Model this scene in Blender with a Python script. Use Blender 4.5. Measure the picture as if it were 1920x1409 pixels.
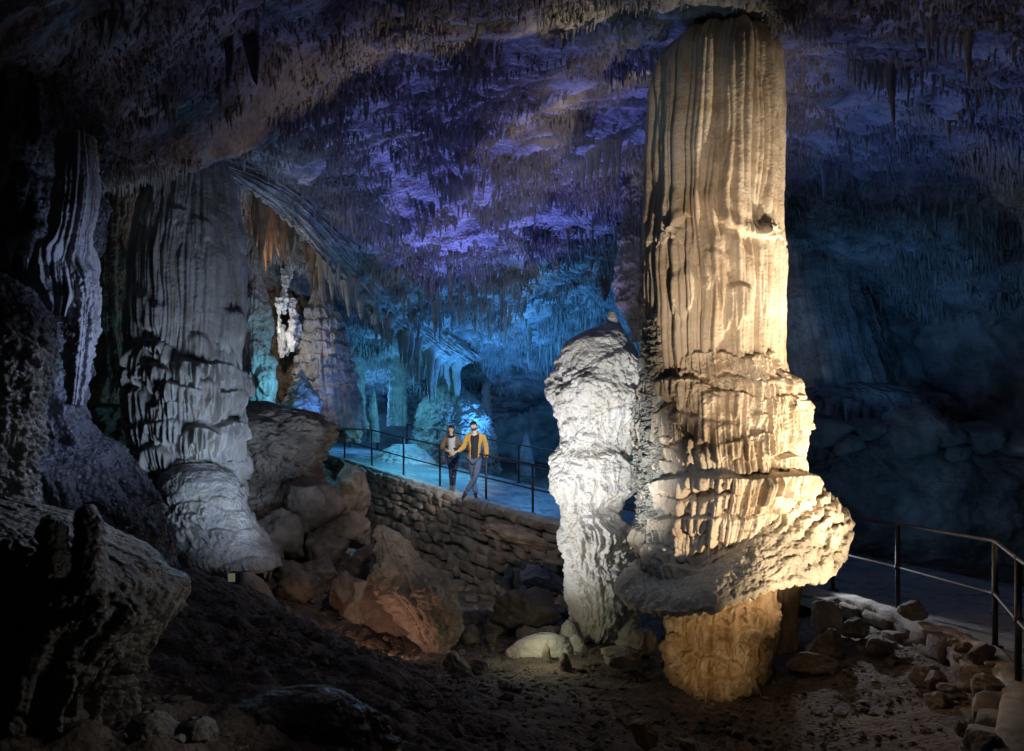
import bpy, math, random
import numpy as np
from mathutils import Vector

# ------------------------------------------------------------------ basics
for _o in list(bpy.data.objects):
    bpy.data.objects.remove(_o, do_unlink=True)
scene = bpy.context.scene
COL = scene.collection
RNG = np.random.RandomState(7)
F, CX, HY = 1400.0, 960.0, 853.0          # focal length in photo pixels, principal column, horizon row


def P(px, py, d):
    return np.array([(px - CX) / F * d, d, (HY - py) / F * d])


ORG = {}


def tag(o, label=None, cat=None, group=None, kind=None):
    if label:
        o['label'] = label
    if cat:
        o['category'] = cat
    if group:
        o['group'] = group
    if kind:
        o['kind'] = kind
    return o


def thing(name, loc, label, cat, group=None):
    o = bpy.data.objects.new(name, None)
    COL.objects.link(o)
    o.empty_display_size = 0.2
    o.location = [float(v) for v in loc]
    ORG[o.name] = np.array(loc, float)
    return tag(o, label, cat, group)


def mesh_from(name, V, faces=None, quads=None, tris=None, smooth=True):
    me = bpy.data.meshes.new(name)
    V = np.asarray(V, np.float32).reshape(-1, 3)
    if faces is not None:
        me.from_pydata(V.tolist(), [], faces)
    else:
        parts, starts, tot = [], [], 0
        if quads is not None and len(quads):
            q = np.asarray(quads, np.int32)
            parts.append(q.ravel())
            starts.append(tot + 4 * np.arange(len(q)))
            tot += 4 * len(q)
        if tris is not None and len(tris):
            t = np.asarray(tris, np.int32)
            parts.append(t.ravel())
            starts.append(tot + 3 * np.arange(len(t)))
            tot += 3 * len(t)
        L = np.concatenate(parts).astype(np.int32)
        S = np.concatenate(starts).astype(np.int32)
        me.vertices.add(len(V))
        me.vertices.foreach_set('co', V.ravel())
        me.loops.add(len(L))
        me.loops.foreach_set('vertex_index', L)
        me.polygons.add(len(S))
        me.polygons.foreach_set('loop_start', S)
        me.update(calc_edges=True)
        me.validate()
    if len(me.polygons):
        me.polygons.foreach_set('use_smooth', np.full(len(me.polygons), smooth, dtype=bool))
    me.update()
    return me


def obj(name, V, mat, parent=None, origin=None, **kw):
    """One mesh object; V in world coordinates. Child vertices become local to the root's base."""
    V = np.asarray(V, float).reshape(-1, 3)
    if parent is not None:
        org = ORG[parent.name]
    elif origin is not None:
        org = np.array(origin, float)
    else:
        org = np.zeros(3)
    me = mesh_from(name, V - org, **kw)
    me.materials.append(mat)
    o = bpy.data.objects.new(name, me)
    COL.objects.link(o)
    if parent is not None:
        o.parent = parent
    else:
        o.location = org
    ORG[o.name] = org
    return o


# ------------------------------------------------------------------ noise (numpy gradient noise)
_pr = np.random.RandomState(11)
PERM = np.concatenate([_pr.permutation(256)] * 3).astype(np.int32)
_g = _pr.normal(size=(256, 3))
GRAD = (_g / np.linalg.norm(_g, axis=1)[:, None]).astype(np.float32)


def noise(x, y, z):
    x, y, z = np.broadcast_arrays(np.asarray(x, np.float32), np.asarray(y, np.float32), np.asarray(z, np.float32))
    xi, yi, zi = np.floor(x), np.floor(y), np.floor(z)
    xf, yf, zf = x - xi, y - yi, z - zi
    xi = xi.astype(np.int32) & 255
    yi = yi.astype(np.int32) & 255
    zi = zi.astype(np.int32) & 255
    u = xf * xf * xf * (xf * (xf * 6 - 15) + 10)
    v = yf * yf * yf * (yf * (yf * 6 - 15) + 10)
    w = zf * zf * zf * (zf * (zf * 6 - 15) + 10)

    def g(dx, dy, dz):
        h = PERM[PERM[PERM[xi + dx] + yi + dy] + zi + dz]
        G = GRAD[h]
        return G[..., 0] * (xf - dx) + G[..., 1] * (yf - dy) + G[..., 2] * (zf - dz)
    a = g(0, 0, 0); b = g(1, 0, 0)
    x00 = a + u * (b - a)
    a = g(0, 1, 0); b = g(1, 1, 0)
    x10 = a + u * (b - a)
    a = g(0, 0, 1); b = g(1, 0, 1)
    x01 = a + u * (b - a)
    a = g(0, 1, 1); b = g(1, 1, 1)
    x11 = a + u * (b - a)
    y0 = x00 + v * (x10 - x00)
    y1 = x01 + v * (x11 - x01)
    return (y0 + w * (y1 - y0)) * 1.5


def fbm(x, y, z, octv=4, gain=0.5, seed=0.0):
    s, a = 0.0, 1.0
    for i in range(octv):
        k = 2.03 ** i
        s = s + a * noise(x * k + seed + 17.3 * i, y * k - seed + 5.1 * i, z * k + 9.7 * i)
        a *= gain
    return s


def billow(x, y, z, octv=3, gain=0.5, seed=0.0):
    s, a = 0.0, 1.0
    for i in range(octv):
        k = 2.03 ** i
        s = s + a * np.abs(noise(x * k + seed + 13.3 * i, y * k - seed, z * k + 4.7 * i))
        a *= gain
    return s


def ss(a, b, x):
    t = np.clip((x - a) / (b - a), 0, 1)
    return t * t * (3 - 2 * t)


def grid_quads(n, m, wrap=False):
    i = np.arange(n - 1)[:, None]
    j = np.arange(m if wrap else m - 1)[None, :]
    j2 = (j + 1) % m
    a = i * m + j; b = i * m + j2; c = (i + 1) * m + j2; d = (i + 1) * m + j
    return np.stack([a, b, c, d], -1).reshape(-1, 4)


class TPS:
    """thin-plate height surface through scattered (x, y, z) points"""
    def __init__(s, pts, lam=0.02):
        A = np.array(pts, float)
        s.x = A[:, :2] / 10.0
        n = len(A)
        K = s._k(s.x[:, None] - s.x[None]) + lam * np.eye(n)
        Q = np.hstack([np.ones((n, 1)), s.x])
        M = np.block([[K, Q], [Q.T, np.zeros((3, 3))]])
        s.w = np.linalg.solve(M, np.concatenate([A[:, 2], np.zeros(3)]))

    @staticmethod
    def _k(d):
        r2 = (d ** 2).sum(-1) + 1e-12
        return 0.5 * r2 * np.log(r2)

    def __call__(s, x, y):
        x = np.asarray(x, float); y = np.asarray(y, float)
        out = s.w[-3] + s.w[-2] * x / 10 + s.w[-1] * y / 10
        for i in range(len(s.x)):
            dx = x / 10 - s.x[i, 0]; dy = y / 10 - s.x[i, 1]
            r2 = dx * dx + dy * dy + 1e-12
            out = out + s.w[i] * 0.5 * r2 * np.log(r2)
        return out


# ------------------------------------------------------------------ materials
def mat_stone(name, c1, c2, c3=None, scale=3.0, bump=0.35, fine=28.0, rough=0.62, spec=0.4, vor=0.0, vscale=30.0,
              stretch=1.0, dist=0.03, streak=0.0):
    m = bpy.data.materials.new(name)
    m.use_nodes = True
    nt = m.node_tree
    N, Lk = nt.nodes, nt.links
    bs = N['Principled BSDF']
    tc = N.new('ShaderNodeTexCoord')
    mp = N.new('ShaderNodeMapping')
    mp.inputs['Scale'].default_value = (1, 1, stretch)
    Lk.new(tc.outputs['Object'], mp.inputs['Vector'])
    n1 = N.new('ShaderNodeTexNoise')
    n1.inputs['Scale'].default_value = scale
    n1.inputs['Detail'].default_value = 8
    n1.inputs['Roughness'].default_value = 0.62
    n1.inputs['Distortion'].default_value = 0.4
    Lk.new(mp.outputs['Vector'], n1.inputs['Vector'])
    cr = N.new('ShaderNodeValToRGB')
    e = cr.color_ramp.elements
    e[0].position = 0.36; e[0].color = (*c1, 1)
    e[1].position = 0.66; e[1].color = (*c2, 1)
    if c3:
        k = e.new(0.5); k.color = (*c3, 1)
    Lk.new(n1.outputs['Fac'], cr.inputs['Fac'])
    col = cr.outputs['Color']
    if streak > 0:
        mp2 = N.new('ShaderNodeMapping')
        mp2.inputs['Scale'].default_value = (9, 9, 0.7)
        Lk.new(tc.outputs['Object'], mp2.inputs['Vector'])
        n3 = N.new('ShaderNodeTexNoise')
        n3.inputs['Scale'].default_value = 1.0
        n3.inputs['Detail'].default_value = 4
        Lk.new(mp2.outputs['Vector'], n3.inputs['Vector'])
        r3 = N.new('ShaderNodeValToRGB')
        r3.color_ramp.elements[0].position = 0.35
        r3.color_ramp.elements[0].color = (1 - streak, 1 - streak * 1.3, 1 - streak * 1.75, 1)
        r3.color_ramp.elements[1].position = 0.6
        r3.color_ramp.elements[1].color = (1, 1, 1, 1)
        Lk.new(n3.outputs['Fac'], r3.inputs['Fac'])
        mx = N.new('ShaderNodeMix')
        mx.data_type = 'RGBA'; mx.blend_type = 'MULTIPLY'
        mx.inputs[0].default_value = 1.0
        Lk.new(col, mx.inputs[6]); Lk.new(r3.outputs['Color'], mx.inputs[7])
        col = mx.outputs[2]
    Lk.new(col, bs.inputs['Base Color'])
    n2 = N.new('ShaderNodeTexNoise')
    n2.inputs['Scale'].default_value = fine
    n2.inputs['Detail'].default_value = 6
    n2.inputs['Roughness'].default_value = 0.7
    Lk.new(mp.outputs['Vector'], n2.inputs['Vector'])
    h = n2.outputs['Fac']
    if vor > 0:
        vo = N.new('ShaderNodeTexVoronoi')
        vo.inputs['Scale'].default_value = vscale
        Lk.new(mp.outputs['Vector'], vo.inputs['Vector'])
        ma = N.new('ShaderNodeMath'); ma.operation = 'MULTIPLY_ADD'
        ma.inputs[1].default_value = -vor
        Lk.new(vo.outputs['Distance'], ma.inputs[0]); Lk.new(h, ma.inputs[2])
        h = ma.outputs[0]
    bp = N.new('ShaderNodeBump')
    bp.inputs['Strength'].default_value = bump
    bp.inputs['Distance'].default_value = dist
    Lk.new(h, bp.inputs['Height'])
    Lk.new(bp.outputs['Normal'], bs.inputs['Normal'])
    bs.inputs['Roughness'].default_value = rough
    bs.inputs['Specular IOR Level'].default_value = spec
    return m


def mat_plain(name, c, rough=0.5, metal=0.0, nscale=0.0, var=0.25, bump=0.0):
    m = bpy.data.materials.new(name)
    m.use_nodes = True
    N, Lk = m.node_tree.nodes, m.node_tree.links
    bs = N['Principled BSDF']
    bs.inputs['Base Color'].default_value = (*c, 1)
    bs.inputs['Roughness'].default_value = rough
    bs.inputs['Metallic'].default_value = metal
    if nscale:
        tc = N.new('ShaderNodeTexCoord')
        n1 = N.new('ShaderNodeTexNoise'); n1.inputs['Scale'].default_value = nscale; n1.inputs['Detail'].default_value = 5
        Lk.new(tc.outputs['Object'], n1.inputs['Vector'])
        cr = N.new('ShaderNodeValToRGB')
        cr.color_ramp.elements[0].position = 0.3
        cr.color_ramp.elements[0].color = (*[v * (1 - var) for v in c], 1)
        cr.color_ramp.elements[1].position = 0.7
        cr.color_ramp.elements[1].color = (*[min(1, v * (1 + var)) for v in c], 1)
        Lk.new(n1.outputs['Fac'], cr.inputs['Fac']); Lk.new(cr.outputs['Color'], bs.inputs['Base Color'])
        if bump:
            bp = N.new('ShaderNodeBump'); bp.inputs['Strength'].default_value = bump; bp.inputs['Distance'].default_value = 0.01
            Lk.new(n1.outputs['Fac'], bp.inputs['Height']); Lk.new(bp.outputs['Normal'], bs.inputs['Normal'])
    return m


M = {}
M['ceiling'] = mat_stone('ceiling_limestone', (0.10, 0.10, 0.105), (0.58, 0.565, 0.56), (0.32, 0.315, 0.32), scale=1.1, bump=1.0, fine=9, dist=0.08, vor=0.6, vscale=13)
M['straw'] = mat_stone('straw_calcite', (0.16, 0.155, 0.155), (0.46, 0.45, 0.44), scale=1.6, bump=0.3, fine=20)
M['wall'] = mat_stone('wall_limestone', (0.15, 0.15, 0.15), (0.48, 0.46, 0.44), (0.30, 0.29, 0.28), scale=1.3, bump=0.8, fine=10, dist=0.06, vor=0.4, vscale=12)
M['column'] = mat_stone('cream_calcite', (0.60, 0.49, 0.37), (0.82, 0.75, 0.65), (0.74, 0.65, 0.53), scale=2.2, bump=0.6, fine=36, dist=0.035, rough=0.55, streak=0.08, vor=0.15, vscale=45)
M['shelf'] = mat_stone('shelf_calcite', (0.42, 0.38, 0.31), (0.66, 0.60, 0.50), scale=3, bump=0.5, fine=40, dist=0.035, rough=0.5, vor=0.5, vscale=40)
M['stem'] = mat_stone('ochre_calcite', (0.34, 0.22, 0.12), (0.62, 0.49, 0.33), (0.50, 0.37, 0.23), scale=3, bump=0.4, fine=32, dist=0.035, rough=0.6, streak=0.35)
M['crust'] = mat_stone('crystal_crust', (0.28, 0.28, 0.25), (0.58, 0.58, 0.54), scale=5, bump=0.8, fine=45, dist=0.035, rough=0.25, spec=0.8, vor=1.0, vscale=38)
M['white'] = mat_stone('white_calcite', (0.72, 0.70, 0.65), (0.88, 0.88, 0.87), (0.83, 0.82, 0.80), scale=3, bump=0.65, fine=34, dist=0.035, rough=0.42, spec=0.5, vor=0.25, vscale=32)
_b = M['white'].node_tree.nodes['Principled BSDF']
_b.inputs['Subsurface Weight'].default_value = .25
_b.inputs['Subsurface Radius'].default_value = (.04, .03, .02)
M['grey'] = mat_stone('grey_flowstone', (0.24, 0.235, 0.23), (0.50, 0.49, 0.47), (0.38, 0.37, 0.36), scale=1.8, bump=0.45, fine=26, dist=0.045, streak=0.2, vor=0.25, vscale=26)
M['brown'] = mat_stone('brown_flowstone', (0.17, 0.11, 0.075), (0.38, 0.28, 0.20), (0.27, 0.19, 0.135), scale=2.2, bump=0.6, fine=18, dist=0.04, streak=0.2)
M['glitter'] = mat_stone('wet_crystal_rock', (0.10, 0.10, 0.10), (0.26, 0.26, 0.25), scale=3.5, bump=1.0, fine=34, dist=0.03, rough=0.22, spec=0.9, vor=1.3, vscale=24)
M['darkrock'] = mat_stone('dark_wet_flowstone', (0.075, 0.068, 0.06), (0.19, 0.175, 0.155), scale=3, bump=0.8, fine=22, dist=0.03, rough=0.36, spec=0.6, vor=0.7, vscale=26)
M['floor'] = mat_stone('cave_soil', (0.10, 0.08, 0.065), (0.27, 0.22, 0.18), (0.18, 0.145, 0.12), scale=1.6, bump=1.0, fine=15, dist=0.05, rough=0.85, vor=0.5, vscale=22)
M['stones'] = mat_stone('wall_stone', (0.15, 0.11, 0.085), (0.40, 0.33, 0.27), (0.27, 0.21, 0.17), scale=2.8, bump=0.8, fine=16, dist=0.03, rough=0.8)
M['rock'] = mat_stone('scree_rock', (0.12, 0.10, 0.085), (0.34, 0.295, 0.255), (0.22, 0.19, 0.16), scale=2.6, bump=0.8, fine=14, dist=0.04, rough=0.8)
M['paverock'] = mat_stone('pale_rock', (0.26, 0.22, 0.18), (0.48, 0.43, 0.37), scale=3, bump=0.7, fine=18, dist=0.03, rough=0.75)
M['deck'] = mat_stone('wet_concrete', (0.22, 0.23, 0.24), (0.38, 0.39, 0.40), scale=1.2, bump=0.12, fine=30, dist=0.01, rough=0.3, spec=0.6)
M['kerb'] = mat_stone('kerb_concrete', (0.30, 0.28, 0.25), (0.55, 0.52, 0.48), scale=3.5, bump=0.8, fine=26, dist=0.03, rough=0.85)
_n = M['deck'].node_tree
_t = _n.nodes.new('ShaderNodeTexNoise'); _t.inputs['Scale'].default_value = 3.5; _t.inputs['Detail'].default_value = 3
_r = _n.nodes.new('ShaderNodeMapRange'); _r.inputs[1].default_value = .4; _r.inputs[2].default_value = .62; _r.inputs[3].default_value = .24; _r.inputs[4].default_value = .5
_c = _n.nodes.new('ShaderNodeTexCoord')
_n.links.new(_c.outputs['Object'], _t.inputs['Vector']); _n.links.new(_t.outputs['Fac'], _r.inputs[0]); _n.links.new(_r.outputs[0], _n.nodes['Principled BSDF'].inputs['Roughness'])
M['steel'] = mat_plain('dark_steel', (0.03, 0.03, 0.033), rough=0.6, metal=0.2, nscale=8)
M['rail'] = mat_plain('rusty_steel', (0.05, 0.035, 0.03), rough=0.6, metal=0.2, nscale=10)


# ------------------------------------------------------------------ lathe-type speleothems
class G:
    pass


def lathe_grid(outline, d, nz, nth, depth=1.0, dd=0.0, phi0=-math.pi, phi1=math.pi, cap=True, smooth=60):
    """outline rows: (photo row, left column, right column) of a body standing d metres away.
    Gives a real round body: centre line, radius and height in metres."""
    o = np.array(sorted(outline), float)
    py = np.linspace(o[0, 0], o[-1, 0], nz)
    l = np.interp(py, o[:, 0], o[:, 1]); r = np.interp(py, o[:, 0], o[:, 2])
    k = max(1, nz // smooth)
    ker = np.ones(2 * k + 1) / (2 * k + 1)
    sm = lambda v: np.convolve(np.pad(v, k, mode='edge'), ker, 'valid')
    l, r = sm(l), sm(r)
    dz = d + dd * (py - py[0]) / (py[-1] - py[0])
    cx = ((l + r) / 2 - CX) / F * dz
    R = (r - l) / 2 / F * dz
    z = (HY - py) / F * dz
    wrap = abs((phi1 - phi0) - 2 * math.pi) < 1e-6
    ph = np.linspace(phi0, phi1, nth, endpoint=not wrap)
    g = G()
    g.nz, g.nth, g.wrap = nz, nth, wrap
    g.phi = np.broadcast_to(ph[None], (nz, nth))
    g.z = np.broadcast_to(z[:, None], (nz, nth))
    g.py = np.broadcast_to(py[:, None], (nz, nth))
    g.R = np.broadcast_to(R[:, None], (nz, nth))
    g.cx = np.broadcast_to(cx[:, None], (nz, nth))
    g.cy = np.broadcast_to(dz[:, None], (nz, nth))
    g.depth = depth
    g.Rm = float(np.median(R))
    g.sx, g.sy = np.sin(g.phi) * g.Rm, np.cos(g.phi) * g.Rm
    g.a = g.phi * g.Rm
    g.L = 2 * math.pi * g.Rm
    g.X, g.Y, g.Z = g.cx + g.R * np.sin(g.phi), g.cy - g.R * np.cos(g.phi) * depth, g.z
    return g


def lathe_build(name, g, disp, mat, parent=None, origin=None, rough3d=0.0, sag=None):
    tap = np.clip(g.R / max(g.Rm, 1e-6), 0.02, 1.0)
    dr = disp * np.clip(tap * 1.6, 0, 1)
    R = np.maximum(g.R + dr, 0.004)
    X = g.cx + R * np.sin(g.phi)
    Y = g.cy - R * np.cos(g.phi) * g.depth
    Z = g.z + (0 if sag is None else sag)
    V = np.stack([X, Y, Z + 0 * X], -1).reshape(-1, 3)
    q = grid_quads(g.nz, g.nth, g.wrap)[:, ::-1]
    tris = None
    if g.wrap:
        m = g.nth
        top = V[:m].mean(0); bot = V[-m:].mean(0)
        n = len(V)
        V = np.vstack([V, top, bot])
        j = np.arange(m); j2 = (j + 1) % m
        tris = np.vstack([np.stack([np.full(m, n), j, j2], -1)[:, ::-1][:, [0, 1, 2]],
                          np.stack([np.full(m, n + 1), (g.nz - 1) * m + j2, (g.nz - 1) * m + j], -1)[:, ::-1]])
    return obj(name, V, mat, parent, origin, quads=q, tris=tris)


def rnd_lobes(n, L, zlo, zhi, w, h, amp, seed):
    r = np.random.RandomState(seed)
    return [(r.uniform(-L / 2, L / 2), r.uniform(zlo, zhi), r.uniform(*w), r.uniform(*h), r.uniform(*amp)) for _ in range(n)]


def lobes(g, specs, fl=14.0, seed=0.0, drip=0.35, cut=0.72, dome=0.35, flute=0.5):
    """hanging flowstone lobes: rounded top, fluted face, ragged dripping lower edge over a recess"""
    out = np.zeros(g.z.shape, np.float32)
    r1 = noise(g.sx * fl, g.sy * fl, g.z * 0.9 + seed)
    r2 = noise(g.sx * fl * 0.8 + 40, g.sy * fl * 0.8, g.z * 0.25 + seed * 3.1)
    r3 = noise(g.sx * 2.5, g.sy * 2.5, g.z * 2.5 + seed * 1.7)
    for ac, zt, w, h, amp in specs:
        da = (g.a - ac + g.L / 2) % g.L - g.L / 2
        u = da / w
        top = zt - dome * w * u * u + 0.25 * h * r3
        t = (top - g.z) / h
        m = (np.abs(u) < 1) & (t > 0) & (t < 1.3)
        if not m.any():
            continue
        um, tm = u[m], t[m]
        tc = cut + drip * r2[m]
        pr = ss(0, 0.2, tm) * (1.0 - 0.28 * tm) * (1 - ss(tc - 0.05, tc + 0.04, tm)) * np.clip(1 - um ** 4, 0, 1)
        pr = pr * (1 + flute * (np.abs(r1[m]) * 2.2 - 0.45) * ss(0.08, 0.45, tm))
        out[m] = np.maximum(out[m], amp * pr)
    return out


def flutes(g, f1, amp1, f2, amp2, zk=0.12, seed=0.0):
    wob = 0.06 * noise(g.sx * 1.2, g.sy * 1.2, g.z * 0.9 + seed)
    a = np.abs(noise((g.sx + wob) * f1, (g.sy + wob) * f1, g.z * zk + seed))
    b = np.abs(noise((g.sx + wob) * f2 + 31, (g.sy + wob) * f2, g.z * zk * 2 + seed))
    return amp1 * (np.sqrt(a + 0.01) - 0.5) + amp2 * (np.sqrt(b + 0.01) - 0.5)


def pop(g, f, amp, seed=0.0, octv=2):
    return amp * (billow(g.X * f, g.Y * f, g.Z * f, octv, 0.5, seed) - 0.4)


def rough(g, f, amp, seed=0.0, octv=4):
    return amp * fbm(g.X * f, g.Y * f, g.Z * f, octv, 0.5, seed)


# ------------------------------------------------------------------ ground and roof surfaces
PATH = np.array([(-9.6, 28.6, 0.42), (-7.4, 26.2, 0.18), (-5.45, 23.8, -0.12), (-4.25, 22.3, -0.37), (-3.12, 20.95, -0.62), (-1.95, 19.4, -0.86),
                 (-0.75, 17.85, -1.10), (0.42, 16.45, -1.33), (1.7, 14.9, -1.55), (3.0, 13.2, -1.75), (4.1, 11.4, -1.90),
                 (4.85, 9.43, -1.98), (4.9, 7.59, -1.99), (4.35, 6.4, -2.0), (3.45, 5.15, -2.0), (2.5, 3.9, -2.0),
                 (1.7, 2.2, -2.0), (1.2, 0.0, -2.0), (1.0, -4.0, -2.0)])


def spline(pts, n):
    pts = np.asarray(pts, float)
    s = np.concatenate([[0], np.cumsum(np.linalg.norm(np.diff(pts[:, :2], axis=0), axis=1))])
    t = np.linspace(0, s[-1], n)
    out = np.stack([np.interp(t, s, pts[:, i]) for i in range(pts.shape[1])], -1)
    k = 7
    ker = np.hanning(2 * k + 3)[1:-1]; ker /= ker.sum()
    return np.stack([np.convolve(np.pad(out[:, i], k, mode='edge'), ker, 'valid') for i in range(out.shape[1])], -1)


EDGE = spline(PATH, 320)
_t = np.gradient(EDGE[:, :2], axis=0)
_t /= np.linalg.norm(_t, axis=1)[:, None]
SIDE = np.stack([-_t[:, 1], _t[:, 0]], -1)            # points away from the pit, across the walkway
for _ in range(40):
    SIDE[1:-1] = (SIDE[:-2] + SIDE[1:-1] + SIDE[2:]) / 3
SIDE /= np.linalg.norm(SIDE, axis=1)[:, None]
PW = 3.1                                               # walkway width


def edge_at(x, y):
    d = np.hypot(EDGE[:, 0] - x, EDGE[:, 1] - y)
    i = int(d.argmin())
    return i, EDGE[i], SIDE[i]


gpts = [P(1100, 1409, 6.5), P(1700, 1330, 7.2), P(1340, 1325, 8.3), P(1130, 1212, 10.2), P(960, 1225, 10), P(1650, 1215, 8.8), P(1550, 1175, 10.0),
        P(1850, 1390, 6.0), P(340, 1085, 7.5), P(480, 1140, 7.6), P(640, 1195, 8), P(800, 1262, 8), P(1000, 1315, 7.3), P(1100, 1365, 6.9),
        P(600, 1409, 4.5), P(300, 1300, 5), P(800, 1400, 5.2), P(100, 1420, 3.6), P(380, 1060, 11.5), P(560, 1010, 13), P(520, 1130, 9.6),
        P(640, 1235, 9.6), P(760, 1190, 11), P(900, 1190, 11), P(1000, 1190, 11.5), P(700, 1075, 17.5), P(800, 1120, 16.2), P(900, 1165, 14.6), P(1040, 1140, 13.4),
        (0, -5, -1.9), (5, -5, -2.0), (-5, -5, -1.4), (0, 1.0, -2.0), (-3, 1.5, -1.5), (-6, 3, -1.0), (-6.5, 8, -0.8), (-7.5, 13, -0.7),
        (-8, 19, -0.2), (-7, 23, -0.1), (8, 8, -2.3), (8, 14, -2.3), (7, 20, -1.9), (3, 24, -1.2), (-2, 27, -0.6), (-8, 30, 0.2), (2, 30, -0.6),
        (10, 25, -1.0), (2.5, 2.5, -2.3), (3.2, 4.4, -2.45), (-4.3, 17.5, -2.3), (-5.4, 19.6, -1.9), (-3.4, 17.0, -2.6), (2.8, 10.5, -2.6), (2.2, 12.5, -2.6)]
GROUND = TPS(gpts, 0.004)


def path_dist(X, Y):
    """signed distance past the walkway's pit-side edge (positive: under the deck) and the deck height there"""
    best = np.full(X.shape, 1e9); sd = np.zeros(X.shape); dz = np.zeros(X.shape)
    for i in range(0, len(EDGE), 3):
        dx = X - EDGE[i, 0]; dy = Y - EDGE[i, 1]
        d2 = dx * dx + dy * dy
        m = d2 < best
        best = np.where(m, d2, best)
        sd = np.where(m, dx * SIDE[i, 0] + dy * SIDE[i, 1], sd)
        dz = np.where(m, EDGE[i, 2], dz)
    return sd, dz


def ground_z(X, Y):
    X = np.asarray(X, float); Y = np.asarray(Y, float)
    z = GROUND(X, Y)
    sd, dz = path_dist(X, Y)
    w = ss(-0.1, 0.5, sd) * (1 - ss(PW - 0.1, PW + 1.2, sd))
    z = z * (1 - w) + np.minimum(z, dz - 0.25) * w          # keep the soil below the deck
    beyond = ss(PW - 0.2, PW + 1.5, sd)
    z = z * (1 - beyond) + np.maximum(z, dz - 0.35) * beyond
    return z


cpts = [P(960, 0, 8.5), P(1350, 0, 8.2), P(300, 0, 7), P(1700, 0, 8.5), P(100, 0, 5.5), P(1900, 60, 9),
        P(640, 150, 10.2), P(900, 110, 9.8), P(1220, 65, 9.2), P(1450, 75, 9.4),
        P(640, 215, 12), P(900, 185, 12), P(1150, 160, 12), P(900, 300, 14.5), P(900, 400, 17), P(900, 500, 20), P(900, 585, 23), P(900, 640, 25.5), P(900, 690, 27.5),
        P(1080, 480, 20), P(1080, 580, 24), P(1150, 300, 15), P(1560, 160, 11.8), P(1600, 235, 13), P(1720, 300, 14), P(1850, 400, 14.5), P(1700, 470, 16.5),
        P(1600, 520, 18.5), P(1500, 400, 17), P(1500, 520, 21), P(1900, 250, 12),
        P(480, 100, 9), P(300, 200, 8.5), P(220, 230, 7.5), P(400, 283, 9.6), P(300, 280, 9), P(470, 265, 10), P(400, 270, 12), P(250, 290, 12), P(560, 220, 12), P(560, 320, 14),
        P(650, 415, 17), P(530, 350, 15.2), P(680, 500, 19), P(780, 590, 22), P(830, 640, 24.5),
        (-9, 16, 5.4), (-8, 20, 5.2), (-7, 24, 4.4), (-9, 28, 3.6), (-2, 30.5, 1.8), (4, 29, 2.4), (8, 25, 3.2), (11, 18, 2.8), (11, 12, 3.8), (10, 6, 4.2),
        (0, 3, 5.0), (0, -6, 4.4), (8, -5, 4.0), (-6, -5, 3.4), (-6.5, 3, 3.2), (-8, 9, 3.4), (-9.5, 12, 4.2)]
CEIL = TPS(cpts, 0.003)


def ceil_z(X, Y):
    X = np.asarray(X, float); Y = np.asarray(Y, float)
    z = CEIL(X, Y)
    r = fbm(X * 0.35, Y * 0.35, 0 * X + 3.3, 4, 0.5)
    z = z + 0.30 * r
    # broken beds of rock: rounded steps running across the roof
    b = fbm(X * 0.22 + 9, Y * 0.45, 0 * X + 1.7, 3, 0.5) * 3.0 + Y * 0.25
    f = b - np.floor(b)
    z = z - 0.11 * (ss(0.0, 0.8, f) * (1 - ss(0.86, 1.0, f)))
    return z


def solve_hit(fn, px, py, d0, d1, below):
    d = np.linspace(d0, d1, 1200)
    X = (px - CX) / F * d; Z = (HY - py) / F * d
    s = fn(X, d)
    k = np.where(Z < s if below else Z > s)[0]
    return P(px, py, d[k[0]] if len(k) else d1)


def on_ceiling(px, py, d0=5.0, d1=30.0):
    return solve_hit(ceil_z, px, py, d0, d1, False)


def on_ground(px, py, d0=3.0, d1=26.0):
    return solve_hit(ground_z, px, py, d0, d1, True)


def build_ground():
    x = np.concatenate([np.arange(-13, -5, 0.12), np.arange(-5, 6, 0.036), np.arange(6, 13.01, 0.12)])
    y = np.concatenate([np.arange(-8, 3.3, 0.14), np.arange(3.3, 13.5, 0.034), np.arange(13.5, 32.01, 0.09)])
    Y, X = np.meshgrid(y, x, indexing='ij')
    z = ground_z(X, Y)
    sd, dz = path_dist(X, Y)
    calm = 1 - 0.75 * (ss(-0.3, 0.4, sd) * (1 - ss(PW, PW + 1, sd)))
    left = 1 - ss(-1.5, 1.2, X + 0.25 * (Y - 7))
    z = z + calm * (0.045 * fbm(X * 1.1, Y * 1.1, 0 * X, 4) + 0.018 * fbm(X * 7, Y * 7, 0 * X + 5, 3))
    z = z + calm * left * (0.17 * (billow(X * 1.3, Y * 1.3, 0 * X + 2.2, 4, 0.55) - 0.5) + 0.05 * fbm(X * 5, Y * 5, 0 * X + 8, 4, 0.6))
    far = ss(PW, PW + 1.5, sd)
    z = z + far * 0.25 * (billow(X * 0.9, Y * 0.9, 0 * X + 7, 4, 0.5) - 0.3)
    V = np.stack([X, Y, z], -1)
    o = obj('cave_floor', V, M['floor'], quads=grid_quads(len(y), len(x)))
    tag(o, kind='structure')


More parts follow.
